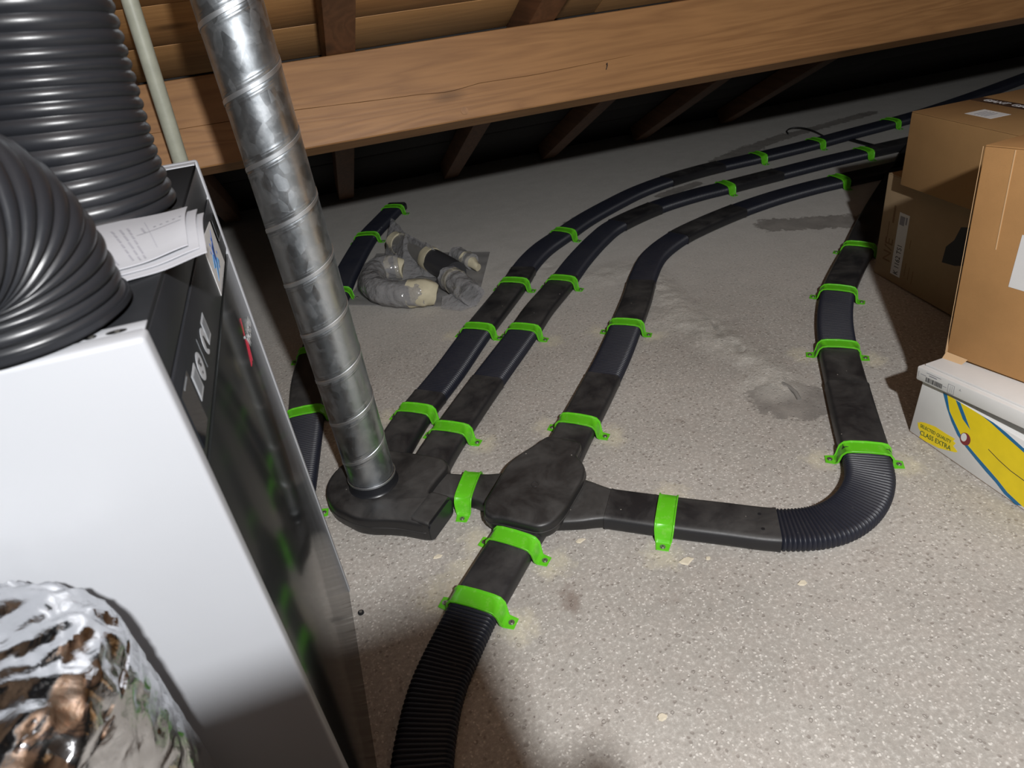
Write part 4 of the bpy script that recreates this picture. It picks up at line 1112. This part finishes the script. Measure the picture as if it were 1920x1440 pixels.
# big box on top, leaning slightly
FA = ortho((1.766, 1.341, 0.2735), (1, 0.10, 0), (0.000, 0.093, 1))
boxA = carton('cardboard_box', FA, 0.46, 0.62, 0.632, M['card'], 'large light brown cardboard box leaning on top of the white flat carton', False)
fA = face_frame(FA)
obox('top_flap', FA, 0.0, 0.228, -0.618, -0.002, 0.632, 0.636, M['card'], boxA, 0.0015)
obox('top_flap', FA, 0.232, 0.458, -0.618, -0.002, 0.632, 0.636, M['card'], boxA, 0.0015)
plates('flap_crease', fA, [[(.084, .36), (.0865, .36), (.0845, .63), (.082, .63)]], M['cardedge'], boxA, 0.0012, 0.0)
plates('torn_corner', fA, [[(-.003, .0), (.004, .0), (.003, .02), (-.002, .06), (-.003, .632), (-.004, .632)]], M['cardedge'], boxA, 0.0012, 0.0002)
al = plate('address_label', fA, [(.140, .265), (.31, .259), (.31, .425), (.146, .415)], M['label'], boxA, 0.0006, 0.0002)
bmf = bmesh.new()
vsf = [FA @ Vector(p) for p in ((-0.003, 0.0, 0.005), (-0.003, -0.07, 0.004), (-0.028, -0.055, -0.028), (-0.024, 0.0, -0.022))]
vsf2 = [v+Vector((0.002, 0, 0.003)) for v in vsf]
mk('bent_flap', vsf+vsf2, [(0, 1, 2, 3), (7, 6, 5, 4), (0, 4, 5, 1), (1, 5, 6, 2), (2, 6, 7, 3), (3, 7, 4, 0)], M['cardedge'], boxA, False)

# ------------------------------------------------------------------ plastic-wrapped fittings on a foam sheet
def foam_sheet():
    q = [np.array(p) for p in ((0.02, 3.365), (0.635, 2.985), (0.905, 3.632), (0.285, 4.005))]
    nu, nv = 10, 48; top = []
    for j in range(nv+1):
        for i in range(nu+1):
            u, v = i/nu, j/nv; p = (q[0]*(1-u)+q[1]*u)*(1-v)+(q[3]*(1-u)+q[2]*u)*v
            z = 0.004+0.0016*math.sin(v*nv*math.pi/4)+0.002*noise.noise((p[0]*4, p[1]*4, 0))
            top.append((p[0], p[1], z))
    n = len(top); vs = top+[(x, y, 0.0006) for x, y, z in top]; fs = []
    for j in range(nv):
        for i in range(nu):
            a = j*(nu+1)+i; f = (a, a+1, a+nu+2, a+nu+1); fs.append(f); fs.append(tuple(n+x for x in reversed(f)))
    edge = list(range(nu+1))+[j*(nu+1)+nu for j in range(1, nv+1)]+[nv*(nu+1)+i for i in range(nu-1, -1, -1)]+[j*(nu+1) for j in range(nv-1, 0, -1)]
    for a, b in zip(edge, edge[1:]+edge[:1]): fs.append((a, n+a, n+b, b))
    o = mk('foam_sheet', vs, fs, M['foam'])
    return tag(o, 'thin grey ribbed foam sheet on the floor under the wrapped fittings', 'sheet')
foam_sheet()
def crumple(o, amp, f):
    for v in o.data.vertices:
        p = v.co; w = Vector((noise.noise(p*f), noise.noise(p*f+Vector((7, 0, 0))), noise.noise(p*f+Vector((0, 9, 0)))))
        v.co = p+w*amp
    o.data.update()
def wtube(name, pts, r, m, root, n=28, step=0.012, radii=None, amp=0.0, f=20, fn=None):
    P, par = spline([(a, b, c_+0.005) for a, b, c_ in pts], step)
    rad = [r]*len(P)
    if fn: rad = [fn(t/(len(pts)-1))*r for t in par]
    o = tube(name, P, r, m, root, n, True, rad)
    if amp: crumple(o, amp, f)
    return o
# 1: curved elbow with taped ends
e1 = empty('wrapped_elbow', (0.25, 3.35, 0.005), 'large curved duct elbow wrapped in clear plastic with beige taped ends', 'duct fitting')
pp = [(0.335, 3.540, .072), (0.245, 3.548, .074), (0.186, 3.420, .075), (0.214, 3.262, .074), (0.318, 3.165, .072), (0.400, 3.130, .070)]
wtube('elbow_body', pp, 0.064, M['greyplastic'], e1)
wtube('plastic_wrap', [(0.36, 3.530, .072)]+pp[1:-1]+[(0.42, 3.122, .070)], 0.0685, M['bag'], e1, amp=0.010, f=24)
wtube('beige_tape', [(0.342, 3.16, .071), (0.39, 3.135, .07), (0.43, 3.118, .068), (0.465, 3.105, .055)], 0.066, M['cloth'], e1, amp=0.012, f=22, fn=lambda t: 1.08-0.35*max(0, t-.6)/.4)
wtube('beige_tape', [(0.29, 3.552, .074), (0.33, 3.542, .072), (0.375, 3.528, .06)], 0.064, M['cloth'], e1, amp=0.010, f=22, fn=lambda t: 1.06-0.3*t)
# 2: straight branch with a pointed bag
e2 = empty('wrapped_branch', (0.50, 3.60, 0.005), 'grey duct branch in a pointed clear bag, behind the curved elbow', 'duct fitting')
wtube('branch_body', [(0.395, 3.90, .078), (0.455, 3.78, .078), (0.525, 3.56, .078), (0.60, 3.30, .075)], 0.058, M['greyplastic'], e2, fn=lambda t: 1.0)
wtube('dark_insert', [(0.535, 3.52, .078), (0.585, 3.36, .077), (0.612, 3.26, .074)], 0.066, M['darkplastic'], e2)
wtube('beige_tape', [(0.532, 3.545, .078), (0.538, 3.51, .078), (0.545, 3.495, .078)], 0.070, M['cloth'], e2, amp=0.004, f=22)
wtube('beige_tape', [(0.405, 3.90, .08), (0.425, 3.85, .08)], 0.066, M['cloth'], e2, amp=0.004, f=22)
bagv = [(0.43, 4.09, .175), (0.29, 3.76, .012), (0.34, 3.50, .012), (0.46, 3.48, .012), (0.66, 3.30, .012), (0.62, 3.62, .012), (0.51, 3.92, .012), (0.455, 3.78, .170), (0.548, 3.50, .166)]
bagf = [(0, 1, 7), (1, 2, 7), (2, 3, 7), (3, 8, 7), (3, 4, 8), (4, 5, 8), (5, 6, 8), (6, 0, 7, 8), (0, 6, 1), (1, 6, 5, 2), (2, 5, 4, 3)]
bo = mk('plastic_wrap', bagv, bagf, M['bag'], e2)
bms = bmesh.new(); bms.from_mesh(bo.data); bmesh.ops.triangulate(bms, faces=bms.faces); bmesh.ops.subdivide_edges(bms, edges=bms.edges, cuts=5, use_grid_fill=True); bms.to_mesh(bo.data); bms.free()
bo.data.polygons.foreach_set('use_smooth', [True]*len(bo.data.polygons)); crumple(bo, 0.014, 20)
# 3: black ended fitting in a clear bag
e3 = empty('wrapped_end_piece', (0.60, 3.07, 0.005), 'short fitting with black open end in a shiny clear bag', 'duct fitting')
wtube('end_body', [(0.590, 3.19, .066), (0.598, 3.13, .066), (0.612, 3.055, .064)], 0.060, M['greyplastic'], e3)
wtube('black_mouth', [(0.610, 3.060, .066), (0.624, 3.004, .062)], 0.038, M['cable'], e3)
wtube('plastic_wrap', [(0.575, 3.24, .066), (0.590, 3.17, .068), (0.604, 3.09, .067), (0.622, 3.012, .063), (0.628, 2.985, .060)], 0.070, M['bag'], e3, amp=0.013, f=26, fn=lambda t: 1.0-0.15*t)
wtube('beige_tape', [(0.583, 3.215, .066), (0.590, 3.18, .066)], 0.066, M['cloth'], e3, amp=0.004, f=22)
fl_ = mk('bag_corner', [(0.470, 3.05, .006), (0.555, 2.975, .004), (0.645, 2.985, .008), (0.640, 3.06, .05), (0.56, 3.08, .06), (0.50, 3.13, .03)], [(0, 1, 4, 5), (1, 2, 3, 4)], M['bag'], e3)
# 4: small collar
e4 = empty('wrapped_collar', (0.73, 3.49, 0.005), 'small taped round collar lying alone at the back of the foam sheet', 'duct fitting')
wtube('collar_body', [(0.700, 3.58, .045), (0.722, 3.52, .045), (0.742, 3.46, .042)], 0.040, M['greyplastic'], e4)
wtube('beige_tape', [(0.728, 3.50, .045), (0.745, 3.45, .042), (0.765, 3.39, .024)], 0.043, M['cloth'], e4, amp=0.008, f=26, fn=lambda t: 1.04-0.62*t)
wtube('plastic_wrap', [(0.692, 3.60, .045), (0.720, 3.525, .045), (0.748, 3.44, .042)], 0.0455, M['bag'], e4, amp=0.009, f=30)

# ------------------------------------------------------------------ small things
cab = tube('cable', spline([(3.70, 4.62, .006), (3.74, 4.69, .012), (3.80, 4.70, .022), (3.85, 4.63, .024), (3.86, 4.52, .018), (3.84, 4.40, .012), (3.83, 4.30, .006)], 0.02)[0], 0.005, M['cable'], None, 8)
tag(cab, 'thin black cable looping out from under the back duct of the trio', 'cable')
cst = box('cable_strip', 3.895, 3.945, 3.90, 4.20, 0.001, 0.010, M['cable'], None, 0.003)
tag(cst, 'flat dark strip on the floor bridging the back and middle ducts of the trio', 'strip')
stub = tube('conduit_stub', [(1.500, 1.745, 0.004), (1.503, 1.71, 0.007), (1.500, 1.67, 0.008), (1.490, 1.635, 0.002)], 0.008, m_plain('M_stub', (0.22, 0.21, 0.195), 0.7), None, 12)
tag(stub, 'short pale conduit stub poking from the dark cement patch', 'conduit')
chips = [(0.731, 1.136, .020, 'largest pale mortar flake, on the floor below the straight right hand duct'),
         (0.969, 0.947, .015, 'pale mortar flake alone on the open floor below the large ribbed bend'),
         (0.077, 1.444, .013, 'pale mortar flake on the floor below the round manifold'),
         (0.489, 1.328, .016, 'pale mortar flake tucked under the right arm of the crossing fitting'),
         (0.445, 0.760, .014, 'pale mortar flake nearest the bottom edge, right of the foreground duct'),
         (0.79, 1.12, .010, 'small pale mortar flake just right of the largest flake')]
for i, (x, y, r, lab) in enumerate(chips):
    n = 7; vs = []
    rc = random.Random(i+20)
    ring = [(x+r*rc.uniform(.5, 1)*math.cos(2*math.pi*k/n)*1.3, y+r*rc.uniform(.4, .8)*math.sin(2*math.pi*k/n)) for k in range(n)]
    vs = [(a, b, 0.0004) for a, b in ring]+[(x+(a-x)*.75, y+(b-y)*.75, 0.004) for a, b in ring]
    fs = [(k, (k+1) % n, n+(k+1) % n, n+k) for k in range(n)]+[tuple(range(n, 2*n)), tuple(reversed(range(n)))]
    tag(mk('mortar_flake', vs, fs, M['chip'], None, False), lab, 'debris', 'mortar flakes on the floor')

# added, unseen carton stack: stands in for a person's shadow at lower left
for i, (x0, x1, y0, y1, z0, z1) in enumerate(((-0.95, 0.43, -0.52, -0.13, 0.0, 0.52), (-0.90, 0.345, -0.50, -0.12, 0.52, 1.04), (-0.86, 0.278, -0.48, -0.115, 1.04, 1.28), (-0.84, 0.213, -0.46, -0.11, 1.28, 1.54))):
    lab = ('lowest wide carton of the stack added behind the viewpoint for shade', 'second carton up of the stack added behind the viewpoint for shade', 'flat third carton of the stack added behind the viewpoint for shade', 'topmost narrow carton of the stack added behind the viewpoint for shade')[i]
    carton('added_shade_carton', frame((x0, y1, z0+0.0005*i), (1, 0, 0), (0, 1, 0), (0, 0, 1)), x1-x0, y1-y0, z1-z0-0.005, M['cardgrey'], lab)
